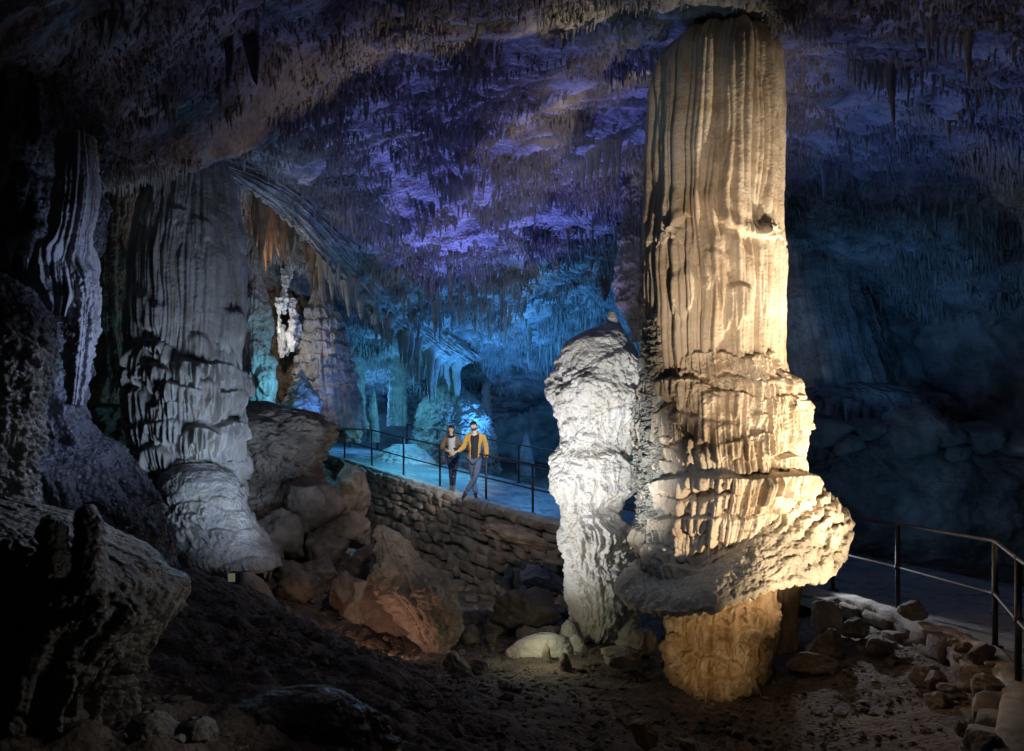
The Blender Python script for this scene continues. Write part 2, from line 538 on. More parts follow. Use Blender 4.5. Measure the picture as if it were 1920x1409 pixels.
def build_ceiling():
    x = np.arange(-13, 13.01, 0.06)
    y = np.concatenate([np.arange(-8, 5, 0.14), np.arange(5, 24, 0.052), np.arange(24, 32.01, 0.08)])
    Y, X = np.meshgrid(y, x, indexing='ij')
    z = ceil_z(X, Y)
    z = z - 0.07 * (billow(X * 1.4, Y * 1.4, 0 * X + 4, 4, 0.6) - 0.4)
    z = z - 0.05 * np.maximum(0, fbm(X * 5, Y * 5, 0 * X + 8, 3, 0.6)) - 0.035 * np.abs(noise(X * 11, Y * 11, 0 * X + 2))
    V = np.stack([X, Y, z], -1)
    o = obj('cave_ceiling', V, M['ceiling'], quads=grid_quads(len(y), len(x))[:, ::-1])
    tag(o, kind='structure')


RING = [(-7.6, -8), (-8.0, 2), (-8.8, 8), (-9.8, 13), (-10.0, 17), (-9.6, 21), (-10.2, 25), (-11.0, 29.5), (-6, 31.2), (-1.5, 30.6), (2, 29.6), (5, 27.6),
        (7.6, 25), (9.2, 22), (10.4, 18.6), (11.2, 15), (11.0, 10), (10.2, 5), (9, 0), (8, -8)]


def build_walls():
    r = spline(np.array([(a, b, 0) for a, b in RING]), 900)
    t = np.gradient(r[:, :2], axis=0); t /= np.linalg.norm(t, axis=1)[:, None]
    nrm = np.stack([t[:, 1], -t[:, 0]], -1)                     # into the cave
    s = np.concatenate([[0], np.cumsum(np.linalg.norm(np.diff(r[:, :2], axis=0), axis=1))])
    nz = 170
    z = np.linspace(-4.2, 6.6, nz)
    Z, S = np.meshgrid(z, s, indexing='ij')
    bx, by = np.broadcast_to(r[:, 0], Z.shape), np.broadcast_to(r[:, 1], Z.shape)
    lean = -0.25 + 0.09 * (Z - 1) ** 2 * 0.35
    d = lean + 0.9 * fbm(bx * 0.22, by * 0.22, Z * 0.3, 4, 0.5) + 0.35 * (billow(bx * 0.8, by * 0.8, Z * 0.7, 4, 0.5) - 0.4)
    fl = np.abs(noise(S * 3.1, 0 * S + 2, Z * 0.35)) + 0.5 * np.abs(noise(S * 6.4, 0 * S + 5, Z * 0.5))
    d = d + 0.28 * (fl - 0.4) * ss(-0.35, 0.1, noise(S * 0.35, 0 * S, Z * 0.25 + 4))
    X = bx + nrm[None, :, 0] * d; Y = by + nrm[None, :, 1] * d
    V = np.stack([X, Y, Z], -1)
    o = obj('cave_wall', V, M['wall'], quads=grid_quads(nz, len(s)))
    tag(o, kind='structure')
    # closing wall behind the camera
    x = np.linspace(-8.2, 8.6, 80); zz = np.linspace(-4, 6.5, 50)
    Zb, Xb = np.meshgrid(zz, x, indexing='ij')
    Yb = -7.6 + 0.6 * fbm(Xb * 0.4, Zb * 0.4, 0 * Xb, 4)
    o = obj('cave_wall', np.stack([Xb, Yb, Zb], -1), M['wall'], quads=grid_quads(50, 80))
    tag(o, kind='structure')


def cone_cloud(name, base, length, rad, lean, mat, nseg=5):
    """many small hanging straws as one mesh"""
    n = len(base)
    ang = np.linspace(0, 2 * math.pi, nseg, endpoint=False)
    c, s = np.cos(ang), np.sin(ang)
    rows = []
    for k, (f, t) in enumerate([(1.25, -0.12), (0.78, 0.3), (0.42, 0.68)]):
        ph = RNG.uniform(0, 6.28, n)[:, None] * 0 + ang[None]
        x = base[:, 0, None] + rad[:, None] * f * np.cos(ph) + lean[:, 0, None] * t * length[:, None]
        y = base[:, 1, None] + rad[:, None] * f * np.sin(ph) + lean[:, 1, None] * t * length[:, None]
        z = np.repeat((base[:, 2] - t * length)[:, None], nseg, 1)
        rows.append(np.stack([x, y, z], -1))
    tip = np.stack([base[:, 0] + lean[:, 0] * length, base[:, 1] + lean[:, 1] * length, base[:, 2] - length], -1)[:, None]
    V = np.concatenate(rows + [tip], 1)                # n, 3*nseg+1, 3
    m = 3 * nseg + 1
    j = np.arange(nseg); j2 = (j + 1) % nseg
    q = np.concatenate([np.stack([k * nseg + j, k * nseg + j2, (k + 1) * nseg + j2, (k + 1) * nseg + j], -1) for k in range(2)])
    t = np.stack([2 * nseg + j, 2 * nseg + j2, np.full(nseg, m - 1)], -1)
    off = (np.arange(n) * m)[:, None, None]
    Q = (q[None] + off).reshape(-1, 4)[:, ::-1]; T = (t[None] + off).reshape(-1, 3)[:, ::-1]
    return obj(name, V.reshape(-1, 3), mat, quads=Q, tris=T)


def build_straws():
    n = 230000
    x = RNG.uniform(-10.5, 11, n); y = RNG.uniform(5.5, 29.0, n)
    dens = fbm(x * 0.7, y * 0.7, 0 * x + 2, 3) + 0.5 * noise(x * 2.6, y * 2.6, 0 * x)
    keep = (dens > -0.30 + 0.6 * RNG.rand(n)) & (np.abs(x) < 0.74 * y + 0.6)
    x, y = x[keep], y[keep]
    n = len(x)
    L = np.exp(RNG.normal(-2.65, 0.6, n)).clip(0.025, 0.5) * (0.7 + 0.6 * ss(-.2, .4, noise(x * .8, y * .8, 0 * x + 9))) * (.65 + .7 * ss(8, 20, y))
    r = (0.010 + 0.10 * L * RNG.uniform(0.6, 1.3, n)).clip(0.009, 0.04)
    z = ceil_z(x, y) - 0.04
    lean = RNG.normal(0, 0.07, (n, 2))
    o = cone_cloud('ceiling_straws', np.stack([x, y, z], -1), L, r, lean, M['straw'])
    tag(o, 'dense fur of tiny straw stalactites covering the cave roof', 'stalactites', kind='stuff')


# ------------------------------------------------------------------ single stalactites
def stalactite_mesh(name, length, rad, seed, mat, base, parent=None, flat=1.0, bend=0.0):
    nz, nt = 26, 14
    t = np.linspace(-0.12, 1, nz)[:, None]
    ph = np.linspace(0, 2 * math.pi, nt, endpoint=False)[None]
    prof = rad * (1.0 - np.clip(t, 0, 1)) ** 0.62 * (1 + 0.35 * np.exp(-np.clip(t, 0, 1) * 9)) + 0.003
    prof = prof * (1 + 0.22 * noise(np.cos(ph) * 1.7 + seed, np.sin(ph) * 1.7, t * length * 2.2 + seed) +
                   0.18 * noise(0 * ph + seed, 0 * ph, t * length * 5 + seed * 2))
    cx = bend * length * t ** 2 + 0.04 * length * noise(t * 2 + seed, 0 * t, 0 * t)
    X = base[0] + cx + prof * np.cos(ph); Y = base[1] + prof * np.sin(ph) * flat
    Z = base[2] - t * length + 0 * ph
    V = np.stack([X, Y, Z], -1).reshape(-1, 3)
    tipi = len(V)
    V = np.vstack([V, [[base[0] + cx[-1, 0], base[1], base[2] - length * 1.01]]])
    j = np.arange(nt); j2 = (j + 1) % nt
    tr = np.stack([(nz - 1) * nt + j, np.full(nt, tipi), (nz - 1) * nt + j2], -1)
    return obj(name, V, mat, parent, base, quads=grid_quads(nz, nt, True)[:, ::-1], tris=tr)


def stalactite(px, py0, py1, wpx, label, group=None, mat='straw', d=None, seed=None, flat=1.0, bend=0.0):
    b = on_ceiling(px, py0) if d is None else P(px, py0, d)
    L = (py1 - py0) / F * b[1]
    r = wpx / 2 / F * b[1]
    b = b.copy(); b[2] += 0.06
    o = stalactite_mesh('stalactite', L + 0.06, r, (seed if seed is not None else px * 0.137 + py0 * 0.071), M[mat], b, flat=flat, bend=bend)
    return tag(o, label, 'stalactite', group)


# ------------------------------------------------------------------ boulders
def ico(sub):
    import bmesh
    bm = bmesh.new()
    bmesh.ops.create_icosphere(bm, subdivisions=sub, radius=1.0)
    bm.verts.ensure_lookup_table()
    V = np.array([v.co[:] for v in bm.verts]); T = np.array([[v.index for v in f.verts] for f in bm.faces])
    bm.free()
    return V, T


ICO4, ICO3 = ico(5), ico(4)


def boulder(name, c, size, seed, mat, label, cat='rock', group=None, facets=20, rotz=0.0, tilt=0.0, fine=True, amp=0.14, parent=None):
    V, T = ICO4 if fine else ICO3
    r = np.random.RandomState(seed)
    U = V.copy()
    rad = np.full(len(U), 1.0)
    for _ in range(facets):                              # planar broken faces
        n = r.normal(size=3); n /= np.linalg.norm(n)
        h = r.uniform(0.55, 0.86)
        dn = U @ n
        rad = np.where(dn > 1e-3, np.minimum(rad, h / np.maximum(dn, 1e-3)), rad)
    U = U * rad[:, None]
    U = U * (1 + amp * fbm(U[:, 0] * 1.5 + seed, U[:, 1] * 1.5, U[:, 2] * 1.5, 3) + 0.05 * fbm(U[:, 0] * 4 + seed, U[:, 1] * 4, U[:, 2] * 4, 5, .65) - 0.12 * (billow(U[:, 0] * 2.2 + seed, U[:, 1] * 2.2, U[:, 2] * 2.2, 4, .6) - .3))[:, None]
    U = U * np.array(size)
    ct, st = math.cos(tilt), math.sin(tilt)
    U = np.stack([U[:, 0] * ct - U[:, 2] * st, U[:, 1], U[:, 0] * st + U[:, 2] * ct], -1)
    cz, sz = math.cos(rotz), math.sin(rotz)
    U = np.stack([U[:, 0] * cz - U[:, 1] * sz, U[:, 0] * sz + U[:, 1] * cz, U[:, 2]], -1)
    c = np.asarray(c, float)
    o = obj(name, U + c, M[mat], parent, c, tris=T)
    return tag(o, label, cat, group) if parent is None else o


# ================================================================== THE MAIN COLUMN
def build_column():
    D = 9.0
    root = thing('cave_column', (P(1340, 1325, D)[0], D, -2.8),
                 'tall cream fluted limestone column rising to the roof with a broad tilted shelf low down', 'column')
    # --- upper shaft
    out = [(45, 1290, 1400), (66, 1284, 1412), (80, 1262, 1436), (98, 1242, 1454), (124, 1226, 1461), (160, 1219, 1463), (200, 1216, 1463), (300, 1214, 1462), (385, 1214, 1461),
           (398, 1209, 1461), (455, 1211, 1464), (470, 1213, 1467), (540, 1213, 1466), (600, 1216, 1465), (650, 1217, 1463), (705, 1222, 1462), (760, 1235, 1455)]
    g = lathe_grid(out, D, 760, 620, depth=1.0)
    low = ss(440, 490, g.py + 34 * noise(g.sx * 1.3, g.sy * 1.3, 0 * g.z + 2))                              # below the joint the flutes are finer and crisper
    d = (1 - low) * flutes(g, 4.0, 0.25, 9.5, 0.07, 0.03, 2.0) + low * flutes(g, 7.5, 0.13, 17, 0.04, 0.05, 9.0)
    d = d + rough(g, 5, 0.009, 3) + pop(g, 24, 0.004, 1.0) + 0.02 * fbm(g.X * 1.4, g.Y * 1.4, g.Z * 0.6, 2)
    jn = 462 + 34 * noise(g.sx * 1.3, g.sy * 1.3, 0 * g.z + 2) + 16 * noise(g.sx * 5, g.sy * 5, 0 * g.z + 3)
    d = d + ss(-.2, .25, noise(g.sx * 2.1, g.sy * 2.1, 0 * g.z + 8)) * (0.05 * ss(-30, -3, g.py - jn) * (1 - ss(-2, 3, g.py - jn)) - 0.03 * ss(0, 2, g.py - jn) * (1 - ss(6, 26, g.py - jn)))
    # little curtains within the lower shaft
    d = d + lobes(g, [(-0.55, P(0, 520, D)[2], 0.20, 0.75, 0.05), (-0.2, P(0, 500, D)[2], 0.14, 0.6, 0.04), (0.05, P(0, 560, D)[2], 0.16, 0.5, 0.05),
                      (0.42, P(0, 452, D)[2], 0.11, 0.22, 0.09), (0.62, P(0, 448, D)[2], 0.13, 0.16, 0.05), (-0.75, P(0, 450, D)[2], 0.2, 0.2, 0.05)], 16, 4.0, flute=0.5)
    lathe_build('shaft', g, d, M['column'], root)
    # --- tiers of flowstone
    out = [(640, 1225, 1452), (665, 1216, 1456), (690, 1213, 1466), (715, 1211, 1478), (735, 1208, 1492), (760, 1206, 1497), (800, 1204, 1497), (850, 1203, 1499), (885, 1207, 1503),
           (900, 1208, 1500), (960, 1206, 1490), (1040, 1209, 1470), (1100, 1232, 1445), (1140, 1245, 1440)]
    g = lathe_grid(out, D, 620, 900, depth=1.0)
    zz = lambda py: (HY - py) / F * D
    sp = []
    r = np.random.RandomState(21)
    # broad tiers seen on the front, right one over another, left and back filled at random
    for py, w, h, amp, n in [(663, .5, .36, .10, 7), (700, .55, .46, .13, 6), (738, .5, .50, .13, 7), (772, .34, .50, .13, 9), (812, .28, .42, .12, 11), (848, .30, .32, .11, 10),
                             (880, .8, .36, .19, 5), (914, .65, .36, .16, 6), (946, .8, .32, .16, 5), (976, .65, .38, .17, 6), (1010, .6, .30, .14, 6), (1045, .5, .3, .12, 7)]:
        for k in range(n):
            sp.append(((k + r.uniform(-.3, .3)) / n * g.L - g.L / 2, zz(py + r.uniform(-7, 7)), w * r.uniform(.75, 1.3), h * r.uniform(.7, 1.2), amp * 1.15 * r.uniform(.6, 1.1)))
    d = lobes(g, sp, 12, 2.0, drip=0.45, cut=0.74, dome=0.22, flute=0.6) - 0.085
    # small scallops riding on the big tiers
    d = d + 0.28 * lobes(g, rnd_lobes(110, g.L, zz(1090), zz(665), (.07, .16), (.08, .2), (.05, .14), 5), 26, 6.0, drip=0.3, dome=0.5)
    d = d + rough(g, 5, 0.018, 8) + pop(g, 20, 0.012, 2.0) + flutes(g, 15, 0.055, 30, 0.022, 0.3, 3.0)
    lathe_build('flowstone_tier', g, d, M['column'], root)
    # --- broad tilted shelf
    cx, cy = P(1338, 0, D)[0], D
    ph_c = np.radians([-180, -150, -120, -100, -82, -60, -42, -28, -12, 5, 20, 34, 48, 60, 70, 78, 86, 96, 115, 140, 180])
    R_c = np.array([1.0, 1.02, 1.08, 1.16, 1.23, 1.27, 1.32, 1.40, 1.42, 1.36, 1.34, 1.35, 1.40, 1.45, 1.50, 1.56, 1.60, 1.56, 1.35, 1.1, 1.0])
    z_c = np.array([-1.2, -1.40, -1.50, -1.56, -1.58, -1.68, -1.68, -1.64, -1.52, -1.37, -1.31, -1.30, -1.28, -1.16, -.97, -.83, -.74, -.68, -.75, -.95, -1.2])
    zi_c = np.array([-0.6, -0.9, -1.2, -1.36, -1.46, -1.45, -1.40, -1.30, -1.14, -.92, -.70, -.48, -.28, -.14, -.10, -.10, -.12, -.15, -.25, -.4, -.6])
    nt, nr = 900, 190
    ph = np.linspace(-math.pi, math.pi, nt, endpoint=False)
    R, zr, zi = [np.interp(ph, ph_c, v) for v in (R_c, z_c, zi_c)]
    kk = 25
    ker = np.hanning(kk); ker /= ker.sum()
    R, zr, zi = [np.convolve(np.concatenate([v[-12:], v, v[:12]]), ker, 'valid') for v in (R, zr, zi)]
    R = R + 0.035 * noise(np.sin(ph) * 5, np.cos(ph) * 5, 0 * ph) + 0.018 * noise(np.sin(ph) * 16, np.cos(ph) * 16, 0 * ph)
    dripl = 0.03 + 0.11 * np.abs(noise(np.sin(ph) * 13, np.cos(ph) * 13, 0 * ph + 4)) + 0.05 * np.abs(noise(np.sin(ph) * 40, np.cos(ph) * 40, 0 * ph + 2))
    u = np.linspace(0, 1, nr)[:, None]
    ut = np.clip(u / 0.62, 0, 1); ur = np.clip((u - 0.62) / 0.10, 0, 1); ub = np.clip((u - 0.72) / 0.28, 0, 1)
    r_in = 0.70
    rr = r_in + (R[None] - r_in) * ut
    slope = 1 - (1 - ut) ** 1.0
    z = zi[None] + (zr - zi)[None] * (0.55 * ut + 0.45 * ut ** 2.2)
    z = z + 0.05 * np.sin(ut * 3.14) * (1 - ss(20, 60, np.degrees(ph))[None])
    rr = rr - 0.02 * ur - (R[None] - 0.55) * ub ** 0.8
    z = z - ur * (0.015 + .7 * dripl[None]) + ub * (.7 * dripl[None] * ss(0, .1, ub)) - 0.16 * ss(0.1, 0.9, ub)
    X = cx + rr * np.sin(ph)[None]; Y = cy - rr * np.cos(ph)[None]
    top = (u < 0.60)
    bumps = 0.055 * (billow(X * 5, Y * 5, z * 5, 3, 0.55, 3.0) - 0.35) + 0.012 * fbm(X * 22, Y * 22, z * 22, 2)
    # little overlapping scales that run round the steep right-hand side
    sc = fbm(np.sin(ph)[None] * 3, np.cos(ph)[None] * 3, z * 2, 3) * 1.0 + ut * 7.5
    fr = sc - np.floor(sc)
    steep = ss(10, 45, np.degrees(ph))[None] * (1 - ss(130, 170, np.degrees(ph))[None])
    bumps = bumps + steep * 0.075 * (ss(0, .75, fr) * (1 - ss(.85, 1, fr)) - 0.4) * ss(0.05, .2, ut)
    z = z + bumps * np.where(top, 1, ss(0.64, 0.60, u) * 0 + 0.4)
    X = X + bumps * 0.3 * np.sin(ph)[None]; Y = Y - bumps * 0.3 * np.cos(ph)[None]
    obj('shelf', np.stack([X, Y, z], -1), M['shelf'], root, quads=grid_quads(nr, nt, True)[:, ::-1])
    # --- stem under the shelf
    out = [(1080, 1262, 1462), (1120, 1250, 1458), (1150, 1248, 1455), (1190, 1252, 1448), (1240, 1252, 1444), (1280, 1252, 1442), (1310, 1246, 1450), (1335, 1232, 1464), (1360, 1215, 1480)]
    g = lathe_grid(out, D, 360, 620)
    zz2 = lambda py: (HY - py) / F * D
    sp = []
    for py, w, h, amp, n in [(1118, .15, .30, .07, 22), (1150, .2, .26, .08, 17), (1180, .22, .26, .09, 15), (1208, .2, .24, .09, 16), (1236, .22, .28, .09, 15), (1262, .2, .24, .08, 16), (1290, .24, .26, .08, 14)]:
        for k in range(n):
            sp.append(((k + r.uniform(-.3, .3)) / n * g.L - g.L / 2, zz2(py + r.uniform(-9, 9)), w * r.uniform(.75, 1.3), h * r.uniform(.7, 1.2), amp * 1.35 * r.uniform(.3, 1.1)))
    d = lobes(g, sp, 15, 5.0, drip=0.9, cut=0.62, flute=1.0, dome=.5) - 0.06 + 0.03 * fbm(g.X * 2, g.Y * 2, g.Z * 2, 3) + rough(g, 5, 0.02, 4) + pop(g, 18, 0.014, 5.0) + flutes(g, 9, 0.03, 20, 0.015, 0.3, 7.0)
    lathe_build('stem', g, d, M['stem'], root)
    # dark back pillar joined to the stem on the right
    out = [(1085, 1440, 1500), (1110, 1438, 1496), (1150, 1436, 1490), (1190, 1434, 1494), (1240, 1420, 1500), (1300, 1400, 1500)]
    g = lathe_grid(out, D + 0.55, 160, 200)
    lathe_build('back_pillar', g, flutes(g, 9, 0.05, 20, 0.02, 0.3, 4.0) + rough(g, 6, 0.03), M['stem'], root)
    # --- silvery crystal crust down the left flank
    out = [(555, 1212, 1466), (640, 1209, 1466), (690, 1207, 1466), (750, 1200, 1470), (800, 1196, 1480), (860, 1194, 1480), (920, 1200, 1480), (1000, 1203, 1475), (1095, 1206, 1470)]
    g = lathe_grid(out, D, 420, 220, phi0=math.radians(-150), phi1=math.radians(-52))
    edge = ss(math.radians(-52), math.radians(-66), g.phi) * ss(math.radians(-150), math.radians(-130), g.phi)
    ends = ss(555, 620, g.py) * ss(1095, 1050, g.py)
    d = -0.10 + edge * ends * (0.115 + pop(g, 11, 0.09, 3.0) + pop(g, 30, 0.04, 6.0)) + rough(g, 4, .03)
    lathe_build('crystal_crust', g, d, M['crust'], root)


# ================================================================== THE WHITE STALAGMITE
def build_white():
    D = 10.6
    root = thing('white_stalagmite', (P(1125, 0, D)[0], D, -2.75),
                 'bright white bulbous stalagmite with a small pointed tip beside the tall cream column', 'stalagmite')
    out = [(606, 1138, 1160), (611, 1122, 1166), (618, 1102, 1170), (628, 1080, 1176), (643, 1057, 1185), (661, 1050, 1197), (676, 1041, 1204),
           (712, 1031, 1209), (748, 1029, 1210), (763, 1037, 1200), (787, 1047, 1196), (806, 1053, 1192), (823, 1052, 1190), (850, 1036, 1186), (893, 1027, 1186), (920, 1030, 1188),
           (940, 1040, 1170), (975, 1047, 1164), (990, 1048, 1186), (1010, 1050, 1192), (1037, 1052, 1178), (1083, 1055, 1188), (1150, 1060, 1194), (1175, 1062, 1180), (1195, 1066, 1165),
           (1215, 1080, 1156), (1240, 1080, 1160)]
    g = lathe_grid(out, D, 900, 620, depth=0.95, smooth=180)
    zz = lambda py: (HY - py) / F * D
    sp = []
    r = np.random.RandomState(5)
    for py, w, h, amp, n in [(700, .34, .30, .07, 6), (735, .36, .58, .09, 6), (800, .28, .4, .08, 7), (840, .34, .7, .09, 6), (905, .3, .5, .08, 7), (985, .32, .42, .13, 7), (1040, .22, .7, .08, 9), (1090, .2, .8, .06, 8)]:
        for k in range(n):
            sp.append(((k + r.uniform(-.35, .35)) / n * g.L - g.L / 2, zz(py + r.uniform(-16, 16)), w * r.uniform(.7, 1.3), h * r.uniform(.7, 1.2), amp * .95 * r.uniform(.4, 1.1)))
    sp += [(.28, zz(655), .36, .58, .10), (-.05, zz(712), .80, .88, .13), (-.75, zz(700), .4, .9, .10), (.18, zz(952), .55, .52, .13), (-.42, zz(842), .4, .85, .09), (.28, zz(846), .42, .7, .11), (.75, zz(740), .4, .7, .10)]
    d = lobes(g, sp, 13, 8.0, drip=0.6, cut=0.72, dome=0.5, flute=0.35) - 0.06
    d = d + rough(g, 2.2, 0.05, 2, 3) + pop(g, 3.6, 0.10, 2.0, 3) + pop(g, 10, 0.035, 6.0, 2) + 0.006 * fbm(g.X * 40, g.Y * 40, g.Z * 40, 2)
    cap = 1 - ss(625, 720, g.py)
    d = d * (1 - 0.55 * cap)
    low = ss(1010, 1060, g.py)
    d = d + low * flutes(g, 5, 0.035, 12, 0.015, 0.9, 3.0)
    lathe_build('stalagmite_body', g, d, M['white'], root)
    gt = lathe_grid([(583, 1145, 1149), (586, 1141, 1154), (593, 1138, 1157), (604, 1135, 1161), (616, 1130, 1166), (630, 1126, 1170)], D, 70, 60, smooth=300)
    lathe_build('tip', gt, rough(gt, 8, .012) + pop(gt, 20, .008), M['white'], root)
    # pointed horn on the right flank
    gh = lathe_grid([(972, 1189, 1194), (985, 1182, 1198), (1000, 1172, 1203), (1018, 1160, 1203), (1040, 1150, 1186)], D - 0.1, 60, 60)
    lathe_build('side_horn', gh, rough(gh, 8, 0.02) + pop(gh, 18, .015), M['white'], root)
    # knobbly foot lumps
    for i, (l, rr_, t, b, dd) in enumerate([(1046, 1082, 1163, 1250, -.35), (1060, 1100, 1190, 1255, -.55), (1150, 1200, 1120, 1215, -.1)]):
        gh = lathe_grid([(t, (l + rr_) / 2 - 2, (l + rr_) / 2 + 2), (t + 9, l + 7, rr_ - 7), (t + 30, l, rr_), (b, l - 6, rr_ + 4)], D + dd, 90, 80)
        lathe_build('foot_lump', gh, rough(gh, 6, 0.03, i) + pop(gh, 14, .02, i), M['white'], root)


# ================================================================== OTHER FORMATIONS
def formation(name, out, D, label, cat, mat, nz=260, nth=300, depth=1.0, dd=0.0, lob=None, fl=None, rg=0.03, pp=0.02, ppf=14, seed=1.0, group=None, rf=3.0, sub=None,
              lobkw=None, phi=None, cutoff=0.0, partname=None, root=None):
    o = sorted(out)
    cxm = (o[-1][1] + o[-1][2]) / 2
    kw = {}
    if phi:
        kw = dict(phi0=math.radians(phi[0]), phi1=math.radians(phi[1]))
    g = lathe_grid(out, D, nz, nth, depth=depth, dd=dd, **kw)
    d = rough(g, rf, rg, seed, 6) + pop(g, ppf, pp, seed, 3) + 0.25 * rg * (billow(g.X * 6, g.Y * 6, g.Z * 6, 3, .6, seed) - .4)
    if fl:
        d = d + flutes(g, fl[0], fl[1], fl[2], fl[3], fl[4] if len(fl) > 4 else 0.12, seed)
    if lob:
        rows = lob
        sp = []
        r = np.random.RandomState(int(seed * 10) + 3)
        for py, w, h, amp, n in rows:
            zt = (HY - py) / F * D
            for k in range(n):
                sp.append(((k + r.uniform(-.35, .35)) / n * g.L - g.L / 2, zt + r.uniform(-.12, .12) * h * 2, w * r.uniform(.7, 1.3), h * r.uniform(.7, 1.25), amp * r.uniform(.5, 1.1)))
        L = lobes(g, sp, **(lobkw or {}))
        d = d + L - 0.4 * max(s[4] for s in sp)
    if root is not None:
        return lathe_build(partname, g, d, M[mat], root)
    base = (P(cxm, o[-1][0], D)[0], D + dd, (HY - o[-1][0]) / F * (D + dd))
    ob = lathe_build(name, g, d, M[mat], None, base)
    return tag(ob, label, cat, group)


def build_left():
    # big tiered column
    D = 11.5
    root = thing('flowstone_column', (P(390, 0, D)[0], D, -1.75), 'massive grey tiered flowstone column on the left with a fluted shaft and spreading skirt', 'column')
    formation('x', [(285, 300, 415), (300, 290, 425), (340, 280, 440), (400, 262, 452), (500, 247, 462), (600, 245, 460), (680, 247, 448), (760, 255, 445)], D, '', '', 'grey', 520, 520,
              fl=(6, 0.09, 14, 0.05, 0.04), rg=0.015, pp=0.008, seed=2.0, lob=[(420, .2, .5, .05, 8), (560, .26, 1.1, .12, 6), (640, .25, .8, .08, 7)], lobkw=dict(fl=14, seed=3.0, flute=.7),
              root=root, partname='shaft')
    formation('x', [(620, 275, 425), (660, 262, 438), (690, 247, 446), (720, 242, 452), (780, 248, 450), (850, 255, 444), (900, 270, 444), (930, 285, 452), (960, 300, 462), (1000, 316, 474)], D - 0.1, '', '', 'grey', 480, 620,
              fl=(13, 0.04, 28, 0.015, 0.15), rg=0.02, pp=0.01, seed=4.0,
              lob=[(640, .3, .5, .16, 6), (672, .3, .55, .18, 7), (705, .36, .6, .2, 7), (735, .3, .75, .2, 8), (790, .4, .5, .2, 7), (820, .36, .6, .2, 7), (858, .38, .35, .16, 7), (885, .34, .5, .18, 7), (915, .3, .4, .15, 8), (940, .3, .4, .13, 9), (962, .26, .34, .10, 10)],
              lobkw=dict(fl=15, seed=5.0, drip=.4, cut=.75, flute=.9), root=root, partname='flowstone_tier')
    formation('x', [(870, 330, 400), (885, 305, 430), (905, 300, 446), (950, 303, 462), (1000, 312, 492), (1030, 322, 512), (1052, 334, 522), (1064, 342, 524), (1069, 356, 514)], D - 0.6, '', '', 'grey', 260, 420,
              rg=0.04, pp=0.02, seed=6.0, lob=[(925, .3, .2, .05, 10), (950, .3, .2, .05, 10), (980, .3, .2, .04, 10), (1035, .24, .30, .06, 16)], lobkw=dict(fl=18, seed=2.5, drip=.5, flute=.8), root=root, partname='skirt')
    r = np.random.RandomState(71)
    b0 = P(431, 1060, D - .6)
    for i in range(34):
        ph = math.radians(-88 + i * 5.3 + r.uniform(-2, 2))
        R = 0.60 + .02 * r.normal()
        stalactite_mesh('drip', r.uniform(.08, .24), r.uniform(.025, .05), i * 2.3, M['grey'], np.array([b0[0] + R * math.sin(ph), b0[1] - R * math.cos(ph), b0[2] + .05 + .03 * r.normal()]), parent=root)
    # flowstone ledge to its right
    formation('rock_ledge', [(752, 470, 500), (764, 452, 535), (778, 440, 575), (794, 438, 606), (815, 442, 612), (840, 446, 600), (880, 450, 596), (920, 455, 612), (980, 470, 640), (1040, 480, 650), (1080, 500, 660)], 13.2,
              'flat topped pale rock ledge between the tiered grey column and the stone wall', 'rock', 'rock', 360, 420, rg=0.42, pp=0.14, ppf=3.2, seed=3.0,
              fl=(2.2, 0.18, 6, 0.08, .9), rf=1.0)
    # teal pillar with white drips
    formation('flowstone_pillar', [(520, 475, 495), (545, 462, 505), (580, 456, 510), (650, 452, 514), (700, 455, 516), (745, 462, 516), (775, 470, 512)], 15.2,
              'pale rounded flowstone pillar with drip fringe just right of the tiered grey column', 'flowstone', 'grey', 300, 240, rg=0.06, seed=7.0, fl=(6, .05, 14, .03, .2),
              lob=[(560, .3, .6, .1, 4), (640, .3, .9, .12, 4), (700, .3, .8, .14, 5)], lobkw=dict(fl=12, seed=1.0, flute=1.0))
    # brown bank in the alcove
    formation('flowstone_bank', [(330, 450, 560), (400, 440, 590), (480, 445, 600), (560, 450, 600), (660, 470, 640), (760, 480, 660), (830, 480, 680)], 21.5,
              'brown rippled flowstone bank deep in the alcove under the hanging drapery', 'flowstone', 'brown', 300, 360, rg=0.2, pp=0.06, ppf=4, seed=8.0, fl=(3, .12, 7, .08, .15),
              lob=[(400, .5, .9, .3, 7), (470, .5, .7, .25, 7), (540, .5, 1.0, .3, 7)], lobkw=dict(fl=8, seed=4.0, flute=.9))
    # bright dripstone cluster in the gap
    root2 = thing('dripstone_cluster', P(535, 660, 18.6), 'sunlit looking white dripstone cluster glowing in the narrow gap of the alcove', 'dripstone')
    root2['label'] = 'brightly lit white dripstone cluster glowing in the narrow gap of the alcove'
    for i, (x, t, b, w) in enumerate([(523, 560, 625, 12), (533, 505, 590, 13), (541, 490, 540, 14), (548, 560, 660, 16), (528, 610, 672, 18), (557, 590, 655, 12), (538, 620, 668, 22)]):
        formation('x', [(t, x - w * .5, x + w * .4), (t * .7 + b * .3, x - w * .3, x + w * .55), (t * .3 + b * .7, x - w * .42, x + w * .3), (b, x - w * .12, x + w * .15)], 18.6 + .15 * i, '', '', 'white', 120, 70, rg=.09, pp=.06, ppf=7, seed=i + .3,
                  fl=(14, .08, 30, .03, .3), root=root2, partname='drip')
    # rust coloured pillar behind
    formation('flowstone_pillar', [(250, 190, 262), (400, 182, 245), (520, 176, 238), (620, 182, 238), (700, 190, 245), (760, 160, 260)], 14.5,
              'rust brown ribbed pillar standing in shadow left of the tiered grey column', 'flowstone', 'brown', 360, 240, rg=0.12, seed=9.0, fl=(6, .1, 14, .05, .08), rf=2)
